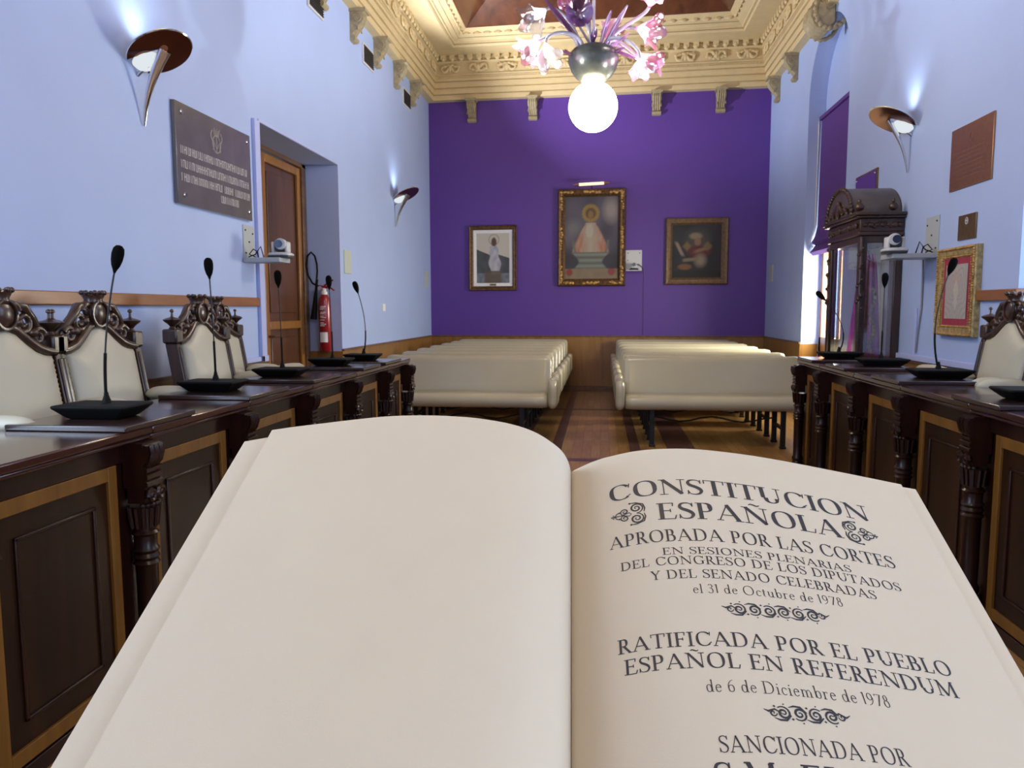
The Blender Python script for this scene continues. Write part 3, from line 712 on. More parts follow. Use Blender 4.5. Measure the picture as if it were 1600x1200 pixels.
t = framed('framed_picture', 'gilt framed picture of a pale standing figure, leftmost on the purple wall', -2.105, -1.337, 1.597, 2.62, .07, 'goldd', figure, .05, .05)
MB().box(-.05, .05, -.030, -.018, .078, .108).build('brass_tag', M['brass2'], t)
framed('framed_picture', 'large gilt framed painting of a haloed robed figure, centre of the purple wall', -.685, .362, 1.655, 3.145, .115, 'goldd', icon, .08, 0, ornate=True)
framed('framed_picture', 'dark painting of a dimly lit figure, rightmost on the purple wall', .968, 1.905, 1.668, 2.675, .105, 'fr3', night, .06, 0)
t = thing('picture_light', 'slim lit brass picture light above the large central painting', 'picture lamp', (-.165, back(-.165), 3.20), BANG)
MB().cyl((-.19, -.14, .0), (.19, -.14, 0.012), .022, 12).build('lamp_tube', M['piclamp'], t)
m = MB(); m.cyl((-.275, -.14, -.004), (-.19, -.14, 0), .007, 10, .02); m.cyl((.19, -.14, .012), (.275, -.14, .016), .02, 10, .007); m.build('end_cap', M['brass'], t)
m = MB(); m.tube([(0, 0, -.05), (0, -.06, -.03), (0, -.14, 0)], .008, 8); m.build('bracket', M['brass2'], t)
# camera on the purple wall
xc = .49
t = thing('camera_bracket', 'white steel shelf bracket on the purple wall, right of the large painting', 'bracket', (xc, back(xc), 1.89), BANG)
MB().box(-.125, .125, -.008, 0, 0, .315).build('wall_plate', M['camw'], t, bevel=.002)
MB().box(-.12, .12, -.20, -.008, -.012, .0).build('shelf', M['camw'], t, bevel=.002)
for x, z in ((-.09, .27), (.09, .27), (-.09, .16)): MB().sph((x, -.010, z), .008, 8).build('screw', M['iron'], t)
t = thing('video_camera', 'small dark dome camera resting on the white bracket of the purple wall', 'camera', (xc, back(xc) - .11, 1.89), BANG)
m = MB(); m.lathe([(.07, 0), (.075, .01), (.06, .03), (.04, .035)], n=20); m.build('base', M['camd'], t)
m = MB(); m.box(-.045, .045, -.04, .04, .03, .10); m.build('body', M['camw'], t, bevel=.015)
MB().cyl((0, -.04, .085), (0, -.075, .085), .03, 16).build('lens', M['lens'], t)
tag(MB().tube([(xc + .03, back(xc) - .03, 1.97), (xc + .07, back(xc) - .05, 1.99), (xc + .14, back(xc) - .015, 1.93), (xc + .155, back(xc) - .006, 1.86), (xc + .155, back(xc + .155) - .006, 1.4), (xc + .155, back(xc + .155) - .006, .89)], .006, 6).build('camera_cable', M['wirep']), 'thin purple cable running down the purple wall from the camera', 'cable')

# side wall cameras on shelf brackets
def ptz(side, y0, y1, z0, z1, xs, label1, label2, cy):
    s = 1 if side < 0 else -1; X = -A if side < 0 else B
    t = thing('camera_bracket', label1, 'bracket', (X, y0, z0), 0)
    MB().box(min(0, s * .008), max(0, s * .008), 0, y1 - y0, 0, z1 - z0).build('wall_plate', M['grey'], t, bevel=.002)
    a, c = sorted((s * .008, s * xs)); MB().box(a, c, -.02, y1 - y0, -.035, 0).build('shelf', M['grey'], t, bevel=.004)
    yy = y1 - y0
    for y, z in ((.03, .04), (.03, z1 - z0 - .04), (yy - .03, z1 - z0 - .06), (yy / 2, (z1 - z0) * .5)): MB().sph((s * .01, y, z), .007, 8).build('screw', M['iron'], t)
    m = MB(); m.tube([(s * .10, .05, .0), (s * .09, .05, .05), (s * .06, .05, .07), (s * .03, .04, .03), (s * .07, .06, .01)], .005, 6); m.tube([(s * .14, .06, .0), (s * .11, .07, .09), (s * .07, .06, .03), (s * .02, .05, .01)], .005, 6)
    m.build('cable_loop', M['black'], t)
    t = thing('video_camera', label2, 'camera', (X + s * (xs - .03), cy, z0), 0)
    m = MB(); m.rings([[(.085 * (abs(cos(a)) ** .6) * (1 if cos(a) > 0 else -1) * k1, .075 * (abs(sin(a)) ** .6) * (1 if sin(a) > 0 else -1) * k1, z) for a in [2 * pi * k / 28 for k in range(28)]] for k1, z in ((.94, 0), (1, .008), (1, .02))]); m.build('base', M['camd'], t)
    m = MB(); m.rings([[(.09 * (abs(cos(a)) ** .6) * (1 if cos(a) > 0 else -1) * k1, .08 * (abs(sin(a)) ** .6) * (1 if sin(a) > 0 else -1) * k1, z) for a in [2 * pi * k / 28 for k in range(28)]] for k1, z in ((1, .02), (1, .032), (.8, .042))]); m.build('base_cover', M['camw'], t)
    m = MB(); m.box(-.066, -.042, -.035, .04, .04, .125); m.box(.042, .066, -.035, .04, .04, .125); m.build('yoke', M['camw'], t, bevel=.01)
    m = MB(); m.box(-.042, .042, -.03, .04, .05, .125); m.build('camera_head', M['camd'], t, bevel=.015)
    m = MB(); q = Vector((s * -.25 * -1 * -1, -1, 0)); m.cyl((0, .03, .105), Vector((0, .03, .105)) + Vector((-.10 * s * -1 * .2, -.09, 0)), .043, 22); m.build('lens_barrel', M['camw'], t, bevel=.006)
    MB().cyl((.006 * s, -.055, .105), (.008 * s, -.066, .105), .030, 20).build('lens', M['lens'], t)
ptz(-1, 5.60, 5.78, 1.70, 1.955, .30, 'grey steel shelf bracket on the left wall between the slate plaque and the door', 'light grey video camera on the left wall shelf bracket, before the wooden door', 5.68)
ptz(1, 5.985, 6.21, 1.705, 1.985, .33, 'grey steel shelf bracket on the right wall beside the carved cabinet', 'light grey video camera on the right wall shelf bracket, in front of the carved cabinet', 6.02)
tag(MB().tube([(B - .02, 6.20, 1.67), (B - .012, 6.215, 1.55), (B - .008, 6.22, 1.3), (B - .012, 6.26, 1.1), (B - .012, 6.28, .95)], .007, 6).build('camera_cable', M['cable']), 'thin grey cable hanging down the right wall from the camera bracket', 'cable')

# ------------------------------------------------------------------ gilt framed embroidery, right wall
t = thing('framed_embroidery', 'gilt framed silver crest embroidery on crimson, hanging on the right wall behind a tall chair', 'picture', (B, 5.60, 1.105), -pi / 2)
W, Hh, bw = .56, .615, .075
m = MB()
sec = lambda d: [(-W / 2 + d, Hh - d), (W / 2 - d, Hh - d), (W / 2 - d, d), (-W / 2 + d, d)]
m.rings([[(x, y, z) for x, z in sec(d)] for d, y in ((0, 0), (0, -.035), (.012, -.05), (.03, -.042), (.055, -.04), (.065, -.033), (bw, -.03), (bw, 0))], cap=False)
m.build('frame', M['goldf'], t, smooth=20)
m = MB(); c4 = sec(.012)
for i in range(4):
    p, q = c4[i], c4[(i + 1) % 4]; n = 34
    for k in range(n): m.sph((p[0] + (q[0] - p[0]) * k / n, -.050, p[1] + (q[1] - p[1]) * k / n), .010, 6, (1, .8, 1))
m.build('outer_beading', M['gold'], t, smooth=60); m = MB()
c4 = sec(.066)
for i in range(4):
    p, q = c4[i], c4[(i + 1) % 4]; n = 30
    for k in range(n): m.sph((p[0] + (q[0] - p[0]) * k / n, -.040, p[1] + (q[1] - p[1]) * k / n), .006, 6)
m.build('inner_beading', M['gold'], t, smooth=60)
MB().box(-W / 2 + bw - .01, W / 2 - bw + .01, -.03, 0, bw - .01, Hh - bw + .01).build('velvet_mount', M['crimson'], t, smooth=0)
def emb(u, v):
    c = (.40, .37, .36); r = sqrt(((u - .5) * 1.2) ** 2 + (v - .5) ** 2)
    c = mixc(c, (.26, .27, .24), .8 * soft(abs(sin(r * 22 + 2.2 * sin(atan2(v - .5, u - .5) * 5))) - .35, .3))
    c = mixc(c, (.50, .30, .26), .5 * soft(abs(u - .5) + abs(v - .78) - .14, .1)); c = mixc(c, (.48, .48, .40), soft(abs(u - .5) * 1.3 + abs(v - .52) * .8 - .17, .05)); c = mixc(c, (.45, .30, .28), .5 * soft(abs(u - .35) + abs(v - .7) - .08, .05)); c = mixc(c, (.45, .30, .28), .5 * soft(abs(u - .65) + abs(v - .7) - .08, .05))
    c = mixc(c, (.55, .52, .46), .7 * soft(abs(u - .5) * 1.1 + abs(v - .3) - .12, .08)); return mixc(c, (.3, .28, .27), nz(u, v, 25) * .5)
canvas('embroidery', W - 2 * bw - .09, Hh - 2 * bw - .09, emb, t, (0, -.034, bw + .045), 50, 50)

# ------------------------------------------------------------------ carved display cabinet
CX0, CX1, CY0, CY1 = 2.13, B - .005, 6.65, 7.50
t = thing('display_cabinet', 'tall dark carved glass display cabinet with barrel roof against the right wall', 'display cabinet', (CX0, CY0, 0))
Dx, Dy = CX1 - CX0, CY1 - CY0
MB().box(-.02, Dx, -.02, Dy + .02, 0, .80).build('base_cupboard', M['carved'], t, bevel=.01)
MB().box(-.04, Dx, -.04, Dy + .04, .80, .84).build('ledge', M['carved'], t, bevel=.01)
m = MB()
for x, y in ((0, 0), (0, Dy - .06), (Dx - .06, 0), (Dx - .06, Dy - .06)): m.box(x, x + .06, y, y + .06, .84, 1.86)
m.box(0, Dx, 0, Dy, 1.84, 1.90); m.box(0, .03, .06, Dy - .06, .84, .88); m.box(.06, Dx - .06, 0, .03, .84, .88)
m.box(.02, .04, .06, .10, .88, 1.84); m.box(.02, .04, Dy - .10, Dy - .06, .88, 1.84)
m.build('frame', M['carved'], t, bevel=.006)
m = MB(); m.box(-.02, Dx, -.02, Dy + .02, 1.90, 1.93); m.box(-.01, Dx, -.01, Dy + .01, 1.93, 2.04); m.box(-.045, Dx, -.045, Dy + .045, 2.04, 2.06); m.box(-.06, Dx, -.06, Dy + .06, 2.06, 2.085)
m.build('cornice', M['carved'], t, bevel=.006)
m = MB(); ym = Dy / 2; ry = Dy / 2 - .06
m.prism([(-.05, ym + ry * cos(a), 2.085 + .255 * sin(a)) for a in [pi * k / 24 for k in range(25)]], (Dx + .045, 0, 0)); m.build('barrel_roof', mat('grey_brown_roof', (.085, .070, .065), .35, noise_s=9, var=.2), t, smooth=30)
m = MB()
for k in range(25):
    a = pi * k / 24; m.sph((-.055, ym + (ry - .01) * cos(a), 2.085 + .245 * sin(a)), .024, 7, (.8, 1, 1))
m.sph((-.06, ym, 2.16), .07, 12, (.4, 1, 1.1))
for e in (-1, 1):
    m.tube([(-.06, ym + e * (.02 + .26 * k / 12), 2.11 + .07 * abs(sin(k * .6)) * (1 - k / 16)) for k in range(13)], .020, 7)
m.build('pediment_carving', M['carved'], t, smooth=60)
for x, y, z in ((-.02, Dy + .01, 2.10), (-.02, -.01, 2.10), (Dx - .10, -.03, 2.10)):
    MB().lathe([(.018, 0), (.034, .015), (.038, .035), (.026, .06), (.012, .07), (.016, .085), (.004, .10)], (x, y, z), 12).build('roof_finial', M['carved'], t, smooth=60)
m = MB(); m.box(-.018, -.01, .04, Dy - .04, 1.965, 2.005)
for k in range(13): m.sph((-.02, .06 + k * (Dy - .12) / 12, 1.985), R.uniform(.018, .03), 7, (.7, 1.2, 1))
m.build('front_frieze_carving', M['carved'], t, smooth=60)
m = MB(); m.box(.02, Dx - .02, -.018, -.01, 1.965, 2.005)
for k in range(7): m.sph((.03 + k * (Dx - .06) / 6, -.02, 1.985), R.uniform(.014, .026), 7, (1.3, .6, 1))
for e in (-1, 1):
    m.tube([(Dx / 2 + e * (.0 + .13 * k / 8), -.018, 1.985 + .022 * sin(k * 1.1)) for k in range(9)], .009, 6)
m.build('side_frieze_carving', M['carved'], t, smooth=60)
for x, y in ((-.012, -.012), (-.012, Dy + .0)):
    m = MB()
    m.cyl((x + .02, y, .86), (x + .02, y, 1.88), .018, 12)
    for k in range(22):
        z = 1.30 + k * .026; a = k * 1.3; m.sph((x + .02 + .016 * cos(a), y + .016 * sin(a), z), R.uniform(.014, .022), 6)
    for k in range(24): m.sph((x + .02, y, .88 + k * .0175), .0205, 8, (1, 1, .35))
    m.build('carved_column', M['carved'], t, smooth=60)
MB().box(.012, .016, .10, Dy - .10, .88, 1.84).build('front_glass', M['glass'], t, smooth=0)
MB().box(.06, Dx - .06, .012, .016, .88, 1.84).build('side_glass', M['glass'], t, smooth=0); MB().box(.06, Dx - .06, Dy - .018, Dy - .014, .88, 1.84).build('side_glass', M['glass'], t, smooth=0)
m = MB(); m.box(Dx - .012, Dx - .004, .06, Dy - .06, .86, 1.84); m.build('lining', M['cloth_w'], t, smooth=0)
MB().box(.05, Dx - .01, .05, Dy - .04, .84, .855).build('shelf', M['crimson'], t, smooth=0)
MB().box(Dx - .085, Dx - .06, .02, .05, .86, 1.84).build('inner_batten', M['ochre'], t, smooth=0)
# draped banner
t = thing('banner', 'draped magenta silk banner with gold trim hanging inside the glass cabinet', 'banner', (CX0 + .15, CY0 + .16, .86))
m = MB(); rs = []
for j in range(14):
    z = .90 - .88 * j / 13; wd = .05 + .085 * (j / 13) ** .7
    rs.append([(-.02 + wd * (k / 20 - .5) * 2, .025 * sin(k * 1.25 + j * .15) * (.4 + j / 13) + .02, z) for k in range(21)])
m.rings([r_ for r_ in rs], cap=False, closed=False); o = m.build('silk', M['magenta'], t, smooth=80)
sm = o.modifiers.new('sol', 'SOLIDIFY'); sm.thickness = .004
m = MB()
for k in range(16): m.sph((.02 + .018 * sin(k * .8), -.018 - .004 * (k % 2), .60 - k * .035), .017, 7, (1, .5, 1.3))
m.build('gold_trim', M['gold'], t, smooth=60)
MB().cyl((-.02, .02, 0), (-.02, .02, .93), .010, 10).build('pole', M['brass2'], t)

# ------------------------------------------------------------------ council desks
ZT = .91
def desk(s, y0, y1, pa, pc, label, piers, ends=()):
    ym = (y0 + y1) / 2
    t = thing('council_desk', label, 'desk', (s * 1.56, ym, 0), 0, 'mahogany council desks in the left row' if s < 0 else 'mahogany council desks in the right row')
    def bx(m, a, b, y_0, y_1, z0, z1):      # a,b: distance |X| from room axis
        p, q = sorted((s * a - s * 1.56, s * b - s * 1.56)); m.box(p, q, y_0 - ym, y_1 - ym, z0, z1)
    m = MB(); bx(m, 1.513, 1.95, y0 + .001, y1 - .001, ZT - .028, ZT); bx(m, 1.522, 1.94, y0 + .001, y1 - .001, ZT - .045, ZT - .028)
    m.build('desktop', M['darktop'], t, bevel=.006)
    m = MB(); bx(m, 1.575, 1.60, y0, y1, 0, ZT - .045); [bx(m, 1.60, 1.92, e, e + .02, 0, ZT - .045) for e in ends]; bx(m, 1.56, 1.575, y0, y1, .80, ZT - .045); bx(m, 1.56, 1.575, y0, y1, 0, .05)
    m.build('carcass', M['dark'], t, bevel=.003)
    a, c = pa + .09, pc - .09
    m = MB()
    for q in ((a, a + .042, .06, .80), (c - .042, c, .06, .80), (a + .042, c - .042, .755, .80), (a + .042, c - .042, .06, .105)): bx(m, 1.558, 1.577, *q)
    m.build('inlay_frame', M['ochre'], t, bevel=.002)
    m = MB(); bx(m, 1.568, 1.576, a + .042, c - .042, .105, .755); m.build('front_panel', M['dark2'], t)
    m = MB()
    a2, c2 = a + .105, c - .105
    for q in ((a2, a2 + .012, .17, .69), (c2 - .012, c2, .17, .69), (a2, c2, .678, .69), (a2, c2, .17, .182)): bx(m, 1.560, 1.570, *q)
    m.build('panel_moulding', M['dark'], t, bevel=.003)
    for yp in piers:
        Y = yp - ym; X = s * (1.528 - 1.56)
        m = MB()
        m.box(X - .036, X + .045 if s > 0 else X + .036, Y - .05, Y + .05, ZT - .06, ZT - .046)
        # scrolled bracket
        prf = [(-.02, .862), (-.048, .855), (-.052, .83), (-.044, .80), (-.030, .785), (-.046, .778), (-.046, .766), (-.036, .762), (-.046, .755), (-.046, .742), (-.036, .738), (-.046, .73), (-.046, .718), (-.03, .712), (.04, .712), (.04, .862)]
        m.prism([(X - s * (-x) if True else 0, Y - .045, z) for x, z in prf], (0, .09, 0))
        for k in (-.027, 0, .027): m.tube([(X + s * x * 1.08, Y + k, z) for x, z in prf[1:5]], .011, 6)
        for e in (-1, 1):
            pts = []
            for k in range(14):
                an = k / 13 * 3.2 * pi; r = .024 * (1 - k / 16); pts.append((X - s * .046, Y + e * (.026 + r * cos(an) * .9), .685 + r * sin(an)))
            m.tube(pts, .009, 6)
        m.box(X - .03, X + .03, Y - .042, Y + .042, .66, .712)
        for k in range(7): m.sph((X - s * .044 * cos((k - 3) * .35), Y + .048 * sin((k - 3) * .35), .652), .010, 7)
        m.lathe([(.04, .0), (.044, .02), (.044, .10), (.036, .12), (.042, .13), (.042, .145), (.034, .16), (.036, .44), (.044, .45), (.036, .46), (.044, .472), (.036, .484), (.044, .496), (.036, .508), (.037, .545), (.045, .553), (.036, .562), (.038, .60), (.046, .648)], (X, Y, 0), 18)
        for k in range(12):
            an = 2 * pi * k / 12; m.tube([(X + .040 * cos(an), Y + .040 * sin(an), .575), (X + .048 * cos(an), Y + .048 * sin(an), .645)], .007, 5)
        m.build('carved_pilaster', M['dark'], t, smooth=40)
YL = [1.61, 2.33, 3.05, 3.77, 4.49, 5.21, 5.83]
for i in range(6):
    nm = ['nearest the camera', 'second from the camera', 'third from the camera', 'fourth from the camera', 'fifth from the camera', 'farthest, beside the benches'][i]
    desk(-1, YL[i] + .05 if i else YL[0] - .05, YL[i + 1] + .05, YL[i], YL[i + 1], f'mahogany desk with ochre inlaid panel, left row, {nm}', [YL[i + 1]] + ([YL[0]] if i == 0 else []), ([1.56] if i == 0 else []) + ([5.86] if i == 5 else []))
YR = [2.53, 3.25, 3.97, 4.69, 5.41, 6.02]
for i in range(5):
    nm = ['nearest the camera at the photo edge', 'second from the camera', 'third from the camera', 'fourth from the camera', 'farthest, beside the benches'][i]
    desk(1, YR[i] + .05 if i else YR[0] - .05, YR[i + 1] + .05, YR[i], YR[i + 1], f'mahogany desk with ochre inlaid panel, right row, {nm}', [YR[i + 1]] + ([YR[0]] if i == 0 else []), ([2.48] if i == 0 else []) + ([6.05] if i == 4 else []))
# dais behind the desks
for s, a in ((-1, A), (1, B)):
    p, q = sorted((s * 1.62, s * a)); struct(MB().box(p, q, .4, 6.0, 0.0, .20).build('trim_12' if s < 0 else 'trim_13', M['floord']))

# pads + microphones
def pad(s, y0, y1, label):
    p, q = sorted((s * 1.505, s * 1.93)); xm = (p + q) / 2; ym = (y0 + y1) / 2
    o = MB().box(p - xm, q - xm, y0 - ym, y1 - ym, 0, .02).build('desk_pad', M['pad'], bevel=.004); o.location = (xm, ym, ZT)
    tag(o, label, 'desk pad', 'dark writing boards on the desks')
def mic(base, head, label, hook=0, wd=.28):
    t = thing('microphone', label, 'microphone', base, 0, 'gooseneck microphones on black bases')
    m = MB(); w2 = wd / 2
    m.rings([[(-w2 * k, -.09 * k, z), (w2 * k, -.09 * k, z), (w2 * k * 1.0, .09 * k, z), (-w2 * k, .09 * k, z)] for k, z in ((.62, 0), (.70, .004), (1.0, .040), (.97, .048))])
    m.build('base', M['black'], t, bevel=.004)
    b0 = Vector((0, .02, .045)); h = Vector(head) - Vector(base); n = 16
    ctrl = b0 + Vector((hook, 0, (h.z - .05) * .45))
    pts = [(1 - k / n) ** 2 * b0 + 2 * (1 - k / n) * (k / n) * ctrl + (k / n) ** 2 * h for k in range(n + 1)]
    MB().lathe([(.016, 0), (.014, .012), (.008, .03), (.007, .04)], b0, 12).build('stem_socket', M['black'], t)
    MB().tube(pts[:7], .0055, 8).build('lower_stem', M['black'], t, smooth=60)
    MB().tube(pts[6:], .0032, 8).build('gooseneck', M['iron'], t, smooth=60)
    d = (pts[-1] - pts[-3]).normalized()
    MB().lathe([(.004, -.055), (.007, -.045), (.014, -.03), (.019, -.01), (.0205, .012), (.018, .03), (.010, .040), (.002, .042)], h, 16, d).build('foam_head', M['foam'], t, smooth=60)
ML = [((-1.72, 2.42), (-1.651, 2.44, 1.481)), ((-1.775, 3.28), (-1.776, 3.28, 1.495)), ((-1.775, 4.02), (-1.776, 4.02, 1.476)), ((-1.79, 4.86), (-1.81, 4.9, 1.487)), ((-1.735, 5.36), (-1.797, 5.42, 1.468))]
PN = ['nearest the camera', 'second from the camera', 'third from the camera', 'fourth from the camera, before the red extinguisher', 'farthest on the left row']
for i, (b, h) in enumerate(ML):
    pad(-1, b[1] - .20, b[1] + .22 if i != 3 else b[1] + .18, f'dark writing board, left desks, under the microphone {PN[i]}')
    mic((b[0], b[1], ZT + .02), h, f'black gooseneck microphone on the left desks, {PN[i]}', hook=(-.01 if i == 0 else .05 if i == 4 else 0), wd=.27 if i < 4 else .25)
MR = [((1.745, 3.245), (1.90, 3.18, 1.49)), ((1.787, 4.23), (1.829, 4.25, 1.522)), ((1.80, 5.10), (1.795, 5.10, 1.483)), ((1.755, 5.83), (1.615, 5.87, 1.395))]
PN = ['nearest the camera at the photo edge', 'second from the camera, before the gilt embroidery', 'third from the camera, before the cabinet glass', 'farthest on the right row']
for i, (b, h) in enumerate(MR):
    pad(1, b[1] - .20, b[1] + .20, f'dark writing board, right desks, under the microphone {PN[i]}')
    mic((b[0], b[1], ZT + .02), h, f'black gooseneck microphone on the right desks, {PN[i]}', hook=(-.07 if i == 1 else .10 if i == 3 else 0), wd=.29)

# ------------------------------------------------------------------ carved armchairs
def chair():
    # faces +x, origin on the dais below the back
    t = thing('carved_armchair', 'x', 'armchair')
    lean = lambda z: -.10 * max(0, (z - .42)) / .6
    K = [(-.24, .925), (-.20, .93), (-.155, .945), (-.11, .975), (-.06, 1.015), (0, 1.035)]
    top = K + [(-y, z) for y, z in K[-2::-1]]
    # upholstered back, bulged
    rs = []
    for f, th in ((1.0, .0), (.985, .018), (.93, .030), (.75, .040), (.4, .046), (.01, .048)):
        ring = []
        outline = [(-.215, .40)] + [(-.215, .42 + .5 * k / 8) for k in range(9)] + [(y * .9, z) for y, z in top] + [(.215, .92 - .5 * k / 8) for k in range(9)] + [(.215, .40)]
        for y, z in outline:
            yy, zz = y * f, .70 + (z - .70) * f; ring.append((lean(zz) + th, yy, zz))
        rs.append(ring)
    m = MB(); m.rings(rs); m.build('upholstered_back', M['cream_v'], t, smooth=70)
    m = MB()
    out = [(-.255, .36)] + [(-.255, z) for z in (.5, .7, .93)] + [(y * 1.05, z + .035) for y, z in top] + [(.255, z) for z in (.93, .7, .5, .36)]
    m.rings([[(lean(z) + x, y, z) for y, z in out] for x in (-.035, -.002)]); m.build('back_board', M['carved'], t, smooth=30)
    for e in (-1, 1):
        m = MB(); m.rings([[(lean(z) + dx, e * .25 + dy, z) for dx, dy in ((-.045, -.020), (.022, -.020), (.022, .020), (-.045, .020))] for z in (.0, .4, .7, .93)])
        m.rings([[(lean(z) + .024 + dx, e * .25 + dy, z) for dx, dy in ((-.003, -.012), (.005, -.009), (.005, .009), (-.003, .012))] for z in (.46, .7, .91)])
        m.build('stile', M['carved'], t, bevel=.004)
        m = MB(); x = lean(.97); m.box(x - .045, x + .035, e * .25 - .035, e * .25 + .035, .93, 1.005); m.build('corner_block', M['carved'], t, bevel=.010)
        MB().lathe([(.020, 0), (.012, .012), (.022, .024), (.042, .040), (.045, .047), (.030, .055), (.012, .059), (.006, .064), (.005, .083), (.011, .088), (.009, .097), (.002, .101)], (x - .005, e * .25, 1.005), 14).build('finial', M['carved'], t, smooth=50)
        m = MB()
        for k in range(26): z = .44 + k * .0185; m.sph((lean(z) + .012, e * .222, z), .006, 6, (.5, 1, 1))
        m.build('nail_trim', M['brass2'], t, smooth=60)
    # crest
    m = MB(); x0 = lean(1.03)
    m.tube([(lean(z) + .01, y, z + .012) for y, z in top], .020, 8)
    for e in (-1, 1):
        for (cy, cz, r0, tu, a0) in ((.105, 1.055, .045, 1.5, 2.6), (.175, 1.0, .034, 1.4, .4), (.055, 1.10, .030, 1.2, 0)):
            pts = []
            for k in range(16):
                a = a0 + k / 15 * tu * 2 * pi; r = r0 * (1 - k / 20); pts.append((x0 + .012, e * (cy + r * cos(a)), cz + r * sin(a)))
            m.tube(pts, [.015 - .006 * k / 15 for k in range(16)], 7)
        m.tube([(x0, e * .06, 1.12), (x0 + .01, e * .11, 1.115), (x0 + .01, e * .15, 1.07), (x0, e * .185, 1.03), (x0, e * .215, .99)], [.016, .02, .018, .018, .012], 8)
        m.sph((x0 + .015, e * .075, 1.055), .020, 8); m.sph((x0 + .015, e * .145, 1.015), .022, 8, (1, 1.4, .8))
    m.build('crest_scrolls', M['carved'], t, smooth=60)
    m = MB(); m.sph((x0 + .02, 0, 1.085), .052, 18, (.45, 1, 1.05)); m.tube([(x0 + .035, .050 * cos(a), 1.085 + .053 * sin(a)) for a in [2 * pi * k / 20 for k in range(20)]], .007, 6, closed=True)
    m.build('crest_shield', M['carved'], t, smooth=60)
    m = MB(); m.lathe([(.034, 1.125), (.040, 1.135), (.036, 1.145), (.046, 1.165), (.043, 1.168), (.030, 1.15), (.02, 1.14)], (x0 + .005, 0, 0), 20)
    for k in range(8): a = 2 * pi * k / 8; m.sph((x0 + .005 + .044 * cos(a), .044 * sin(a), 1.175), .011, 7); 
    m.build('crest_crown', M['carved'], t, smooth=50)
    # seat, arms, legs
    m = MB(); m.box(.0, .30, -.25, .25, .37, .455); o = m.build('seat', M['cream_v'], t, bevel=.03, seg=4)
    MB().box(-.02, .30, -.255, .255, .31, .37).build('seat_rail', M['carved'], t, bevel=.006)
    for e in (-1, 1):
        rs = []
        for k in range(13):
            f = k / 12; x = -.03 + .25 * f; r = .034 * (1 - abs(2 * f - 1) ** 5) + .004
            rs.append([(x, e * .235 + r * 1.15 * cos(a), .712 + .010 * sin(pi * f) + r * .8 * sin(a)) for a in [2 * pi * j / 14 for j in range(14)]])
        ar = MB().rings(rs).build('arm_pad', M['cream_v'], t, smooth=70)
        m = MB(); m.tube([(-.05, e * .25, .665), (.06, e * .25, .68), (.18, e * .245, .67), (.225, e * .24, .69)], .018, 8); m.tube([(.19, e * .245, .64), (.22, e * .25, .55), (.17, e * .25, .46), (.19, e * .25, .36)], .018, 8); m.sph((.225, e * .24, .66), .024, 10); m.build('arm_support', M['carved'], t, smooth=60)
        MB().lathe([(.018, 0), (.026, .03), (.018, .05), (.024, .12), (.016, .18), (.028, .24), (.028, .31)], (.27, e * .22, 0), 12).build('leg', M['carved'], t, smooth=50)
    MB().box(-.03, .27, -.012, .012, .10, .14).build('stretcher', M['carved'], t)
    return t
ch0 = chair()
GC = 'carved cream armchairs behind the desks'
L = [((-2.075, 2.51), 0, 'carved armchair with cream back at the left photo edge'),
     ((-2.075, 3.03), 0, 'carved armchair with cream back on the left, behind the first microphone'),
     ((-2.075, 3.875), 0, 'carved armchair with cream back on the left, behind the second microphone'),
     ((-2.28, 4.45), 0, 'carved armchair with cream back on the left, farthest one, before the door'),
     ((2.075, 4.29), pi, 'carved armchair with cream back on the right, beside the gilt framed embroidery'),
     ((2.075, 3.74), pi, 'carved armchair at the right photo edge, only an arm in view')]
for i, ((x, y), rz, lab) in enumerate(L):
    o = ch0 if i == 0 else copy_tree(ch0)
    o.location = (x, y, .20); o.rotation_euler = (0, 0, rz); tag(o, lab, 'armchair', GC)
def tub(x, y, rz, label, w=.52, z=.70):
    t = thing('low_armchair', label, 'armchair', (x, y, .20), rz, 'low backed cream armchairs')
    m = MB(); rs = []
    for k in range(15):
        f = k / 14; yy = -w / 2 + w * f; r = .045 * (1 - abs(2 * f - 1) ** 6) + .004
        rs.append([(r * cos(a), yy, z - .02 + .012 * sin(pi * f) + r * .62 * sin(a)) for a in [2 * pi * j / 14 for j in range(14)]])
    m.rings(rs).build('back_cushion', M['cream_v'], t, smooth=70)
    MB().box(-.035, .03, -w / 2 + .02, w / 2 - .02, .40, z - .035).build('back_pad', M['cream_v'], t, bevel=.01)
    MB().box(.0, .34, -w / 2 + .02, w / 2 - .02, .36, .45).build('seat', M['cream_v'], t, bevel=.03, seg=3)
    for e in (-1, 1):
        for xx in (-.01, .31): MB().cyl((xx, e * (w / 2 - .04), 0), (xx, e * (w / 2 - .04), .37), .018, 10, .024).build('leg', M['carved'], t)
tub(-2.20, 5.10, 0, 'low cream armchair behind the left desks, padded top showing before the door')
tub(2.15, 5.17, pi, 'low cream armchair behind the right desks, padded top showing beside the gilt embroidery', .50, .71)

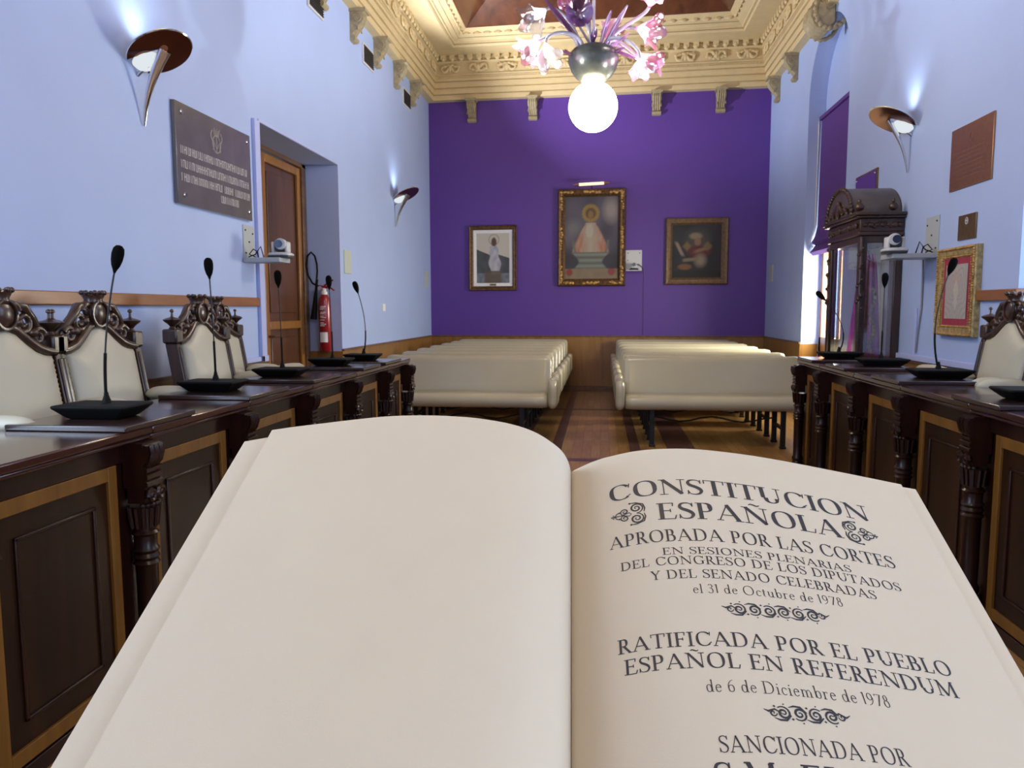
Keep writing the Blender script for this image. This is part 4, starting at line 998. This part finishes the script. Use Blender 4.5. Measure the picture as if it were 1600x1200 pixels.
# ------------------------------------------------------------------ benches
def bench():
    t = thing('bench', 'x', 'bench'); W = 1.72; h = W / 2
    def loft(prof, x0, x1, rnd):
        rs = []; cy = sum(p[0] for p in prof) / len(prof); cz = sum(p[1] for p in prof) / len(prof); N = 16
        for k in range(N + 1):
            f = k / N; x = x0 + (x1 - x0) * (.5 - .5 * cos(pi * f)); e = min(x - x0, x1 - x); q = 1 if e > rnd else sqrt(max(.0, 1 - (1 - e / rnd) ** 2)) * .25 + .75
            rs.append([(x, cy + (y - cy) * q, cz + (z - cz) * q) for y, z in prof])
        return rs
    bk = [(.40, .45), (.435, .60), (.47, .74), (.485, .795), (.51, .825), (.545, .833), (.58, .82), (.59, .78), (.56, .60), (.53, .40), (.46, .38)]
    st = [(.0, .42), (.01, .455), (.04, .478), (.10, .487), (.30, .475), (.44, .465), (.48, .42), (.44, .375), (.10, .355), (.04, .36), (.01, .385)]
    def sm(P):
        o = []; n = len(P)
        for i in range(n):
            a, b, c, d = [Vector(P[(i + j - 1) % n]) for j in range(4)]
            for k in range(3):
                s_ = k / 3; q = .5 * (2 * b + (c - a) * s_ + (2 * a - 5 * b + 4 * c - d) * s_ ** 2 + (3 * b - a - 3 * c + d) * s_ ** 3); o.append((q.x, q.y))
        return o
    MB().rings(loft(sm(bk), -h, h, .05)).build('backrest', M['bench_v'], t, smooth=70)
    MB().rings(loft(sm(st), -h, h, .06)).build('seat', M['bench_v'], t, smooth=70)
    am = [(-.01, .36), (-.03, .45), (-.03, .56), (.0, .61), (.05, .63), (.25, .62), (.45, .62), (.52, .60), (.54, .50), (.50, .36), (.2, .345)]
    for e in (-1, 1):
        a, c = sorted((e * (h + .0), e * (h + .085))); MB().rings(loft(sm(am), a, c, .045)).build('armrest', M['bench_v'], t, smooth=70)
        for y in (.10, .46): 
            m = MB(); m.box(e * .60 - .022, e * .60 + .022, y - .02, y + .02, .0, .37); m.box(e * .60 - .028, e * .60 + .028, y - .028, y + .028, 0, .02); m.build('leg', M['iron'], t, bevel=.004)
        MB().box(e * .60 - .012, e * .60 + .012, .10, .46, .17, .20).build('side_stretcher', M['iron'], t)
    MB().tube([(-.60 + 1.2 * k / 12, .46, .19 + .05 * cos(pi * k / 6) ** 2) for k in range(13)], .009, 6).build('rear_stretcher', M['iron'], t)
    return t
b0 = bench(); RN = ['front row nearest the desks', 'second row', 'third row', 'fourth row', 'fifth row', 'sixth row', 'last row against the purple wall']
k = 0
for s in (-1, 1):
    for i in range(7):
        o = b0 if k == 0 else copy_tree(b0); k += 1
        x = -1.36 if s < 0 else 1.085
        o.location = (x + (-.02 if s < 0 and i else 0), 7.08 + i * .69 + (0.03 if s < 0 else 0), 0)
        tag(o, f'cream upholstered bench {"left" if s < 0 else "right"} of the aisle, {RN[i]}', 'bench', 'cream benches left of the aisle' if s < 0 else 'cream benches right of the aisle')

# ------------------------------------------------------------------ the open book
G = Vector((-.01877069, .49289552, 1.19142588)); ex = Vector((.9991281, .04174984, 0)); upv = Vector((-.03705835, .88685459, .46056011)); en = ex.cross(upv)
bk = bpy.data.objects.new('open_book', None); COL.objects.link(bk)
bk.matrix_world = Matrix(((ex.x, upv.x, en.x, G.x), (ex.y, upv.y, en.y, G.y), (ex.z, upv.z, en.z, G.z), (0, 0, 0, 1)))
tag(bk, 'open book with cream pages and an ornate black title page, held up in the foreground', 'book')
PLf = [(0, -.0002), (-.0021, .0097), (-.0063, .0187), (-.0137, .0265), (-.0239, .0341), (-.0381, .0400), (-.0584, .0443), (-.0788, .0461), (-.0994, .0464), (-.1204, .0452), (-.1417, .0424), (-.1635, .0391), (-.1811, .0364), (-.1968, .0336)]
PRt = [(0, .0011), (.0017, .0028), (.005, .005), (.0133, .01), (.0236, .0144), (.0439, .02), (.0681, .0219), (.0925, .0202), (.1252, .0149), (.1667, .0056), (.2122, -.0053)]
def crv(P, n=8):
    P = [Vector(p) for p in P]; P = [2 * P[0] - P[1]] + P + [2 * P[-1] - P[-2]]; o = []
    for i in range(1, len(P) - 2):
        a, b, c, d = P[i - 1:i + 3]
        for k in range(n):
            s_ = k / n; o.append(.5 * (2 * b + (c - a) * s_ + (2 * a - 5 * b + 4 * c - d) * s_ ** 2 + (3 * b - a - 3 * c + d) * s_ ** 3))
    return o + [P[-2]]
BL = .305
cl, cr = crv(PLf), crv(PRt)
def sheet(cv, th, y0=0, y1=-BL, ny=8):
    m = MB(); up_ = [(p.x, p.y) for p in cv]
    nn = []
    for i, p in enumerate(cv):
        d = cv[min(i + 1, len(cv) - 1)] - cv[max(i - 1, 0)]; nv = Vector((-d.y, d.x)).normalized(); nv = nv if nv.y > 0 else -nv; nn.append((p.x - nv.x * th, p.y - nv.y * th))
    ring = up_ + nn[::-1]
    return m.rings([[(x, y0 + (y1 - y0) * j / ny, z) for x, z in ring] for j in range(ny + 1)])
sheet(cl, .00035).build('left_page', M['paper'], bk, smooth=40)
rp = sheet(cr, .00035).build('right_page', M['paper'], bk, smooth=40)
# facing sheets sticking out under the top leaves
ul = crv([(-.0005, -.003), (-.012, .0225), (-.036, .0362), (-.075, .0425), (-.12, .0412), (-.165, .0345), (-.196, .0285), (-.2178, .0238)])
sheet(ul, .0006).build('left_endpaper', M['paper'], bk, smooth=40)
ur = crv([(.0005, -.004), (.012, .0045), (.044, .0168), (.0681, .0190), (.0925, .0175), (.1252, .0125), (.1667, .0034), (.2010, -.0042), (.2215, -.0083)])
sheet(ur, .0006, -.001).build('under_leaf', M['paper'], bk, smooth=40)
def block(cv, floor_, name):
    ring = [(p.x, p.y - .0016) for p in cv] + floor_
    MB().rings([[(x, y, z) for x, z in ring] for y in (-.003, -BL + .003)]).build(name, M['paperedge'], bk, smooth=0)
block(ul[3:-6], [(-.206, .016), (-.10, .002), (-.01, -.022)], 'left_page_block')
block(ur[3:-4], [(.213, -.030), (.10, -.026), (.01, -.026)], 'right_page_block')
m = MB(); m.rings([[(x, y, z) for x, z in [(-.215, .016), (-.10, .001), (-.012, -.026), (.012, -.029), (.10, -.029), (.219, -.033), (.219, -.036), (.10, -.032), (.012, -.033), (-.015, -.030), (-.10, -.003), (-.215, .013)]] for y in (.0, -BL - .001)])
m.build('cover', M['cover'], bk, smooth=30)

# ---- lettering: broad-nib strokes laid on the page surface
arc = [0]
for a, b in zip(cr, cr[1:]): arc.append(arc[-1] + (b - a).length)
def page(u, v):
    if u <= 0: i, f = 0, 0
    else:
        i = 0
        while i < len(arc) - 2 and arc[i + 1] < u: i += 1
        f = (u - arc[i]) / (arc[i + 1] - arc[i])
    p = cr[i].lerp(cr[i + 1], f); d = (cr[i + 1] - cr[i]).normalized(); nv = Vector((-d.y, d.x)); q = p + nv * .00013
    return (q.x, -v, q.y)
TK, TN = .145, .045
def A_(x0, y0, x1, y1, w): return ('l', x0, y0, x1, y1, w)
def C_(cx, cy, rx, ry, a0, a1, k=1.0): return ('c', cx, cy, rx, ry, a0, a1, k)
def S_(x0, x1, y): return ('l', x0, y, x1, y, -1)
T, N = 'T', 'N'
GL = {
 'A': (.98, [A_(.10, .03, .47, 1.0, N), A_(.45, .98, .83, .02, T), A_(.22, .34, .70, .34, N), S_(-.01, .24, .02), S_(.68, 1.0, .02)]),
 'B': (.74, [A_(.17, .02, .17, .98, T), S_(0, .4, .02), S_(0, .38, .98), A_(.17, .52, .38, .52, N), C_(.34, .75, .25, .225, -90, 90), C_(.36, .275, .32, .255, -90, 90)]),
 'C': (.92, [C_(.50, .5, .44, .48, 42, 318), A_(.83, .72, .86, .98, N), A_(.80, .20, .90, .28, N)]),
 'D': (.94, [A_(.17, .02, .17, .98, T), S_(0, .45, .02), S_(0, .42, .98), C_(.38, .5, .49, .48, -90, 90)]),
 'E': (.74, [A_(.17, .02, .17, .98, T), S_(0, .66, .02), S_(0, .62, .98), A_(.17, .52, .50, .52, N), A_(.62, 1.0, .60, .78, N), A_(.64, .0, .70, .24, N), A_(.50, .42, .50, .62, N)]),
 'F': (.66, [A_(.17, .02, .17, .98, T), S_(0, .36, .02), S_(0, .60, .98), A_(.17, .52, .48, .52, N), A_(.60, 1.0, .58, .76, N), A_(.48, .42, .48, .62, N)]),
 'G': (.98, [C_(.50, .5, .44, .48, 42, 300), A_(.83, .72, .86, .98, N), A_(.80, .06, .80, .42, T), S_(.62, .98, .42), C_(.5, .5, .44, .48, 296, 318)]),
 'I': (.36, [A_(.18, .02, .18, .98, T), S_(0, .36, .02), S_(0, .36, .98)]),
 'L': (.68, [A_(.17, .02, .17, .98, T), S_(0, .60, .02), S_(0, .36, .98), A_(.58, .0, .64, .26, N)]),
 'M': (1.16, [A_(.14, .02, .20, .98, N), A_(.18, .98, .56, .05, T), A_(.56, .05, .94, .98, N), A_(.94, .98, 1.0, .02, T), S_(0, .28, .02), S_(.84, 1.16, .02), S_(.04, .22, .98), S_(.90, 1.08, .98)]),
 'N': (1.0, [A_(.16, .02, .16, .98, N), A_(.15, .98, .84, .04, T), A_(.84, .02, .84, .98, N), S_(0, .32, .02), S_(-.02, .22, .98), S_(.68, 1.0, .98)]),
 'O': (1.02, [C_(.51, .5, .46, .49, 0, 360)]),
 'P': (.70, [A_(.17, .02, .17, .98, T), S_(0, .36, .02), S_(0, .38, .98), C_(.34, .72, .30, .26, -90, 90), A_(.17, .46, .34, .46, N)]),
 'R': (.80, [A_(.17, .02, .17, .98, T), S_(0, .36, .02), S_(0, .38, .98), C_(.33, .74, .26, .24, -90, 90), A_(.17, .50, .33, .50, N), A_(.36, .50, .70, .02, T), S_(.62, .84, .02)]),
 'S': (.62, [('p', [(.54, .80), (.48, .93), (.32, .975), (.14, .92), (.08, .76), (.16, .62), (.33, .52), (.48, .40), (.54, .25), (.46, .08), (.29, .02), (.12, .07), (.06, .22)], [.03, .04, .05, .09, .12, .15, .16, .155, .125, .085, .05, .04, .03]), A_(.55, .74, .55, .98, N), A_(.04, .02, .05, .28, N)]),
 'T': (.82, [A_(.41, .02, .41, .98, T), S_(.22, .60, .02), S_(.03, .79, .98), A_(.04, .76, .03, 1.0, N), A_(.78, .76, .79, 1.0, N)]),
 'U': (.94, [A_(.17, .30, .17, .98, T), C_(.47, .32, .30, .30, 180, 360), A_(.77, .30, .77, .98, N), S_(0, .34, .98), S_(.62, .93, .98)]),
 'Y': (.82, [A_(.41, .02, .41, .48, T), A_(.10, .98, .41, .46, T), A_(.70, .98, .41, .46, N), S_(.24, .58, .02), S_(-.02, .25, .98), S_(.58, .84, .98)]),
 '.': (.24, [C_(.10, .06, .05, .05, 0, 360, .9)]),
 'e': (.50, [C_(.26, .30, .22, .28, 8, 320, .8), A_(.06, .36, .47, .36, N)]),
 'l': (.24, [A_(.12, .02, .12, 1.0, T), S_(.0, .24, .02), A_(.0, .94, .14, 1.0, N)]),
 'd': (.58, [C_(.25, .30, .21, .29, 0, 360, .8), A_(.46, .02, .46, 1.0, T), A_(.36, .94, .48, 1.0, N), S_(.46, .58, .03)]),
 'c': (.46, [C_(.26, .30, .22, .28, 50, 312, .8), A_(.41, .46, .42, .52, T)]),
 't': (.34, [A_(.14, .10, .14, .78, T), A_(.0, .58, .31, .58, N), C_(.23, .12, .09, .11, 180, 300, .5)]),
 'u': (.60, [A_(.12, .18, .12, .58, T), C_(.28, .20, .16, .19, 180, 330, .6), A_(.46, .02, .46, .58, T), S_(.0, .14, .58), S_(.36, .48, .58), S_(.46, .60, .02)]),
 'b': (.58, [A_(.12, .04, .12, 1.0, T), C_(.32, .30, .21, .29, 0, 360, .8), A_(.0, .94, .13, 1.0, N)]),
 'r': (.42, [A_(.12, .02, .12, .58, T), S_(0, .26, .02), S_(0, .13, .58), C_(.28, .42, .14, .16, 60, 170, .5), A_(.34, .52, .38, .56, T)]),
 'i': (.26, [A_(.13, .02, .13, .58, T), S_(0, .26, .02), S_(0, .14, .58), C_(.13, .82, .03, .03, 0, 360, .9)]),
 'm': (.92, [A_(.12, .02, .12, .58, T), A_(.44, .02, .44, .42, T), A_(.76, .02, .76, .42, T), C_(.28, .40, .16, .18, 0, 170, .5), C_(.60, .40, .16, .18, 0, 170, .5), S_(0, .24, .02), S_(.34, .56, .02), S_(.66, .90, .02), S_(0, .13, .58)]),
 '1': (.30, [A_(.16, .02, .16, .98, T), A_(.02, .90, .17, .98, N)]),
 '3': (.50, [C_(.22, .76, .20, .20, -60, 150, .8), C_(.22, .28, .23, .27, -150, 80, .8), A_(.16, .56, .28, .56, N)]),
 '6': (.56, [C_(.28, .29, .23, .27, 0, 360, .8), ('p', [(.06, .32), (.10, .62), (.25, .86), (.46, .98)], [.10, .09, .07, .04])]),
 '7': (.52, [S_(.04, .50, .94), A_(.48, .95, .18, .02, T), A_(.04, .82, .04, .97, N)]),
 '8': (.52, [C_(.26, .75, .17, .21, 0, 360, .8), C_(.26, .28, .22, .26, 0, 360, .8)]),
 '9': (.56, [C_(.26, .69, .22, .27, 0, 360, .8), ('p', [(.48, .66), (.44, .34), (.30, .12), (.10, .0)], [.10, .09, .07, .04])]),
}
def stroke(pts, ws):
    out = []
    for i, p in enumerate(pts):
        a, b = pts[max(i - 1, 0)], pts[min(i + 1, len(pts) - 1)]; dx, dy = b[0] - a[0], b[1] - a[1]; L_ = sqrt(dx * dx + dy * dy) or 1
        out.append((p, (-dy / L_ * ws[i] / 2, dx / L_ * ws[i] / 2)))
    return [[(a[0][0] + a[1][0], a[0][1] + a[1][1]), (b[0][0] + b[1][0], b[0][1] + b[1][1]), (b[0][0] - b[1][0], b[0][1] - b[1][1]), (a[0][0] - a[1][0], a[0][1] - a[1][1])] for a, b in zip(out, out[1:])]
def spline2(P, W, n=5):
    Q = [Vector((*p, w)) for p, w in zip(P, W)]; Q = [2 * Q[0] - Q[1]] + Q + [2 * Q[-1] - Q[-2]]; o = []
    for i in range(1, len(Q) - 2):
        a, b, c, d = Q[i - 1:i + 3]
        for k in range(n):
            s_ = k / n; o.append(.5 * (2 * b + (c - a) * s_ + (2 * a - 5 * b + 4 * c - d) * s_ ** 2 + (3 * b - a - 3 * c + d) * s_ ** 3))
    o.append(Q[-2]); return [(q.x, q.y) for q in o], [max(.01, q.z) for q in o]
def glyph(ch, tk, tn):
    tilde = ch == 'Ñ'
    w, els = GL['N' if tilde else ch]; polys = []
    for e in els:
        if e[0] == 'l':
            _, x0, y0, x1, y1, ww = e; wd = tk if ww == T else tn if ww == N else tn * .9
            polys += stroke([(x0 + (x1 - x0) * k / 4, y0 + (y1 - y0) * k / 4) for k in range(5)], [wd] * 5)
            if ww == -1 and False: pass
        elif e[0] == 'c':
            _, cx, cy, rx, ry, a0, a1, k = e; n = max(6, int(abs(a1 - a0) / 11)); P = []; W = []
            for j in range(n + 1):
                a = radians(a0 + (a1 - a0) * j / n); wd = tn + (tk * k * 1.08 - tn) * abs(cos(a - .18)) ** 1.6; P.append((cx + (rx - wd / 2 * abs(cos(a))) * cos(a), cy + ry * sin(a))); W.append(max(tn * .9, wd))
            polys += stroke(P, W)
        else:
            P, W = spline2(e[1], [q * tk / .15 for q in e[2]]); polys += stroke(P, [max(tn * .8, q) for q in W])
    if tilde:
        P, W = spline2([(.30, 1.13), (.40, 1.20), (.52, 1.16), (.64, 1.12), (.74, 1.19)], [.03, .07, .08, .07, .03]); polys += stroke(P, W)
    return w, polys
def line(name, text, u0, u1, v0, v1, h, tk, tn, gap=.09, space=.42):
    """lettering line: u0..u1, baseline v0 (left) to v1 (right), cap height h, all mm"""
    x = 0; items = []
    for ch in text:
        if ch == ' ': x += space; continue
        w, P = glyph(ch, tk, tn); items += [[(x + px_, py_) for px_, py_ in p] for p in P]; x += w + gap
    x -= gap; m = MB()
    for p in items:
        q = []
        for gx, gy in p:
            f = gx / x; q.append(page((u0 + (u1 - u0) * f) / 1000, (v0 + (v1 - v0) * f - gy * h) / 1000))
        m.poly(q)
    bmesh.ops.remove_doubles(m.b, verts=m.b.verts, dist=1e-7)
    o = m.build(name, M['ink'], rp, smooth=0); return o
def orn(name, paths):
    m = MB()
    for P, W in paths:
        for p in stroke(P, W): m.poly([page(a / 1000, b / 1000) for a, b in p])
    m.build(name, M['ink'], rp, smooth=0)
line('title_lettering', 'CONSTITUCION', 25.7, 184, 43.6, 44.6, 13.6, .165, .045, .035)
line('title_lettering', 'ESPAÑOLA', 53.8, 161, 64.8, 64.0, 13.6, .165, .045, .05)
line('printed_line', 'APROBADA POR LAS CORTES', 25.0, 186, 82.4, 81.2, 9.2, .14, .05, .05)
line('printed_line', 'EN SESIONES PLENARIAS', 53.6, 157, 92.1, 90.9, 5.1, .13, .055, .07)
line('printed_line', 'DEL CONGRESO DE LOS DIPUTADOS', 30.3, 182.6, 99.7, 98.2, 5.9, .13, .055, .07)
line('printed_line', 'Y DEL SENADO CELEBRADAS', 46.0, 165.5, 109.3, 107.6, 6.0, .13, .055, .07)
line('printed_line', 'el 31 de Octubre de 1978', 66.3, 144, 119.2, 117.2, 6.0, .09, .045, .10, .34)
line('printed_line', 'RATIFICADA POR EL PUEBLO', 26, 189, 152.0, 149.2, 8.2, .14, .055, .06)
line('printed_line', 'ESPAÑOL EN REFERENDUM', 28.6, 186.5, 164.0, 161.2, 8.3, .14, .055, .06)
line('printed_line', 'de 6 de Diciembre de 1978', 64.6, 148.6, 175.9, 173.4, 6.3, .09, .045, .10, .34)
line('printed_line', 'SANCIONADA POR', 66.0, 147, 204.3, 200.9, 7.6, .12, .055, .06)
line('printed_line', 'S.M. EL REY', 62, 152, 222, 218.5, 13.5, .17, .06, .08)
def spiral(cx, cy, r, a0, turns, w=.75, sg=1, r1=.12):
    n = 26; P = []; W = []
    for k in range(n + 1):
        f = k / n; a = a0 + sg * turns * 2 * pi * f; rr = r * (1 - f * (1 - r1)); P.append((cx + rr * cos(a), cy + rr * sin(a))); W.append(w * (.55 + .6 * sin(pi * min(1, f * 1.15))))
    W[-1] = w * 1.3; return P, W
def dot(cx, cy, r): return ([(cx - r, cy), (cx, cy), (cx + r, cy)], [r * .6, r * 2, r * .6])
def flourish(u0, u1, vc, vr, n, h):
    paths = []; st = (u1 - u0 - 10) / n
    for i in range(n):
        cx = u0 + 5 + st * (i + .5); sg = 1 if i < n / 2 else -1; f = (cx - u0) / (u1 - u0); cy = vc + (vr - vc) * f; up_ = -1 if i % 2 else 1
        paths.append(spiral(cx, cy, h * .47, (pi * .75 if sg > 0 else pi * .25) * -up_, 1.75, .95, sg * up_))
        paths.append(([(cx - st * .62, cy + up_ * h * .38), (cx - st * .3, cy + up_ * h * .50), (cx + st * .1, cy + up_ * h * .48), (cx + st * .45, cy + up_ * h * .12)], [.3, .9, 1.0, .5]))
        paths.append(dot(cx - st * .5, cy - up_ * h * .42, .55)); paths.append(dot(cx + st * .1, cy - up_ * h * .62, .4))
    paths.append(spiral(u0 + 4, vc, h * .24, 0, 1.2, .7)); paths.append(([(u0, vc - h * .22), (u0 + 2, vc - h * .10), (u0 + 5, vc - h * .28), (u0 + 8, vc)], [.3, 1.0, .9, .5]))
    paths.append(spiral(u1 - 4, vr, h * .24, pi, 1.2, .7, -1)); paths.append(([(u1, vr - h * .22), (u1 - 2, vr - h * .02), (u1 - 5, vr - h * .24), (u1 - 8, vr)], [.3, 1.0, .9, .5]))
    return paths
orn('flourish', flourish(79, 134, 128.6, 126.2, 6, 7.4))
orn('flourish', flourish(88, 126.8, 184.4, 182.6, 4, 7.0))
def corner(cx, cy, d):
    p = []
    for e in (-1, 1):
        p.append(spiral(cx + d * 4.2, cy + e * 4.3, 4.3, pi / 2 * e + (0 if d > 0 else pi) * 0 + pi, 1.9, 1.0, e * d)); p.append(spiral(cx - d * 2.8, cy + e * 2.7, 2.7, -pi / 2 * e, 1.6, .8, -e * d))
        p.append(([(cx + d * 1, cy + e * 9.0), (cx + d * 4, cy + e * 8.8), (cx + d * 8.2, cy + e * 7.0), (cx + d * 9.2, cy + e * 3.5), (cx + d * 8.6, cy + e * .6)], [.5, 1.0, 1.0, .9, .5])); p.append(dot(cx + d * .6, cy + e * 8.9, .8))
        p.append(([(cx - d * 10, cy), (cx - d * 8.4, cy + e * .6), (cx - d * 7.4, cy + e * 2.2), (cx - d * 6.2, cy + e * 2.6)], [.4, .6, .7, .8])); p.append(dot(cx - d * 9.6, cy + e * 1.2, .5)); p.append(dot(cx - d * 6.0, cy + e * 2.6, .7))
        p.append(([(cx - d * 5.5, cy), (cx - d * 3.2, cy + e * .5), (cx, cy + e * 1.4), (cx + d * 1.2, cy)], [.4, .8, .6, .4]))
    p.append(([(cx - d * 11, cy), (cx - d * 5, cy)], [1.0, .5])); return p
orn('corner_ornament', corner(37.8, 57.3, 1)); orn('corner_ornament', corner(172.5, 57.0, -1))

# ------------------------------------------------------------------ light
wd = bpy.data.worlds.new('World'); S.world = wd; wd.use_nodes = True
bg = wd.node_tree.nodes['Background']; bg.inputs['Color'].default_value = (.62, .78, 1, 1); bg.inputs['Strength'].default_value = 2.3
def area(name, loc, rot, sx, sy, e, col, spread=None):
    L = bpy.data.lights.new(name, 'AREA'); L.shape = 'RECTANGLE'; L.size = sx; L.size_y = sy; L.energy = e; L.color = col
    if spread: L.spread = radians(spread)
    o = bpy.data.objects.new(name, L); COL.objects.link(o); o.location = loc; o.rotation_euler = rot; return o
# daylight through the three tall arched windows, plus added fill at the front wall
area('daylight_and_fill', (B + .36, 4.10, 2.0), (0, radians(90), 0), 3.0, 1.4, 45, (.68, .80, 1))
area('daylight_and_fill', (B + .36, -.6, 2.0), (0, radians(90), 0), 3.0, 1.4, 175, (.68, .80, 1))
area('daylight_and_fill', (-.13, FY + .12, 2.6), (radians(90), 0, 0), 2.6, 2.6, 18, (.68, .80, 1))  # added fill lamp before the solid front wall, cools the side walls
area('daylight_and_fill', (B + .36, 9.01, 1.45), (0, radians(90), 0), 1.0, 1.3, 235, (1, .90, .68))
wn = bpy.data.objects.new('window_5', None); COL.objects.link(wn); wn.location = (-A - .3, .9, .9); struct(wn)  # added window, put in to carry cool fill onto the right wall
m = MB()
for y0, y1, z0, z1 in ((-.9, -.8, 0, 3.1), (.8, .9, 0, 3.1), (-.05, .05, .1, 3), (-.8, .8, 0, .1), (-.8, .8, 3, 3.1)): m.box(-.03, .03, y0, y1, z0, z1)
m.build('window_frame', M['rail'], wn, bevel=.006)
MB().box(-.004, .004, -.8, .8, .1, 3).build('window_pane', M['pane'], wn, smooth=0)
area('daylight_and_fill', (-A - .24, .9, 2.45), (0, radians(-90), 0), 2.9, 1.55, 125, (.66, .80, 1))  # added fill lamp in that window, facing the right wall
wn = bpy.data.objects.new('window_4', None); COL.objects.link(wn); wn.location = (-.13, FY, 1.3); struct(wn)  # added window dressing behind the front fill lamp
m = MB()
for x0, x1, z0, z1 in ((-1.4, -1.3, -.1, 2.7), (1.3, 1.4, -.1, 2.7), (-.04, .04, 0, 2.6), (-1.3, 1.3, -.1, 0), (-1.3, 1.3, 2.6, 2.7)): m.box(x0, x1, 0, .06, z0, z1)
m.build('window_frame', M['rail'], wn, bevel=.006)
MB().box(-1.3, 1.3, .02, .026, 0, 2.6).build('window_pane', M['pane'], wn, smooth=0)

# added chandelier above the near desks, out of view, warming the open book
t = thing('chandelier', 'added unseen globe chandelier above the near desks, to warm light on the book', 'chandelier', (CX, 1.25, 3.15))
MB().sph((0, 0, 0), .175, 24).build('globe', M['globe'], t, smooth=180); MB().cyl((0, 0, .18), (0, 0, 2.69), .012, 10).build('stem', M['stemg'], t)
MB().lathe([(.05, .165), (.12, .235), (.185, .345), (.15, .42), (.05, .45)], n=24).build('glass_bowl', M['bowl'], t, smooth=60)

# ------------------------------------------------------------------ camera
cd = bpy.data.cameras.new('Camera'); cam = bpy.data.objects.new('Camera', cd); COL.objects.link(cam); S.camera = cam
yaw, pit, rol, fpx = radians(6.7506), radians(-5.664), radians(-.1595), 1178.2962
fw = Vector((-sin(yaw) * cos(pit), cos(yaw) * cos(pit), sin(pit))); r0 = Vector((cos(yaw), sin(yaw), 0)); u0 = r0.cross(fw)
rr_ = r0 * cos(rol) + u0 * sin(rol); uu = -r0 * sin(rol) + u0 * cos(rol)
cam.matrix_world = Matrix(((rr_.x, uu.x, -fw.x, 0), (rr_.y, uu.y, -fw.y, 0), (rr_.z, uu.z, -fw.z, 1.3), (0, 0, 0, 1)))
cd.sensor_fit = 'HORIZONTAL'; cd.sensor_width = 36; cd.lens = fpx / 1600 * 36; cd.clip_start = .02; cd.clip_end = 100
cd.dof.use_dof = True; cd.dof.focus_distance = .42; cd.dof.aperture_fstop = (cd.lens / 1000) / .00045
S.view_settings.view_transform = 'Standard'; S.view_settings.look = 'None'; S.view_settings.gamma = 1; S.view_settings.use_curve_mapping = False
S.view_settings.exposure = 0.0
S.cycles.use_denoising = True; S.cycles.max_bounces = 8; S.cycles.diffuse_bounces = 4; S.cycles.glossy_bounces = 4; S.cycles.transmission_bounces = 6; S.cycles.transparent_max_bounces = 12
S.cycles.sample_clamp_indirect = 6; S.cycles.caustics_reflective = False; S.cycles.caustics_refractive = False
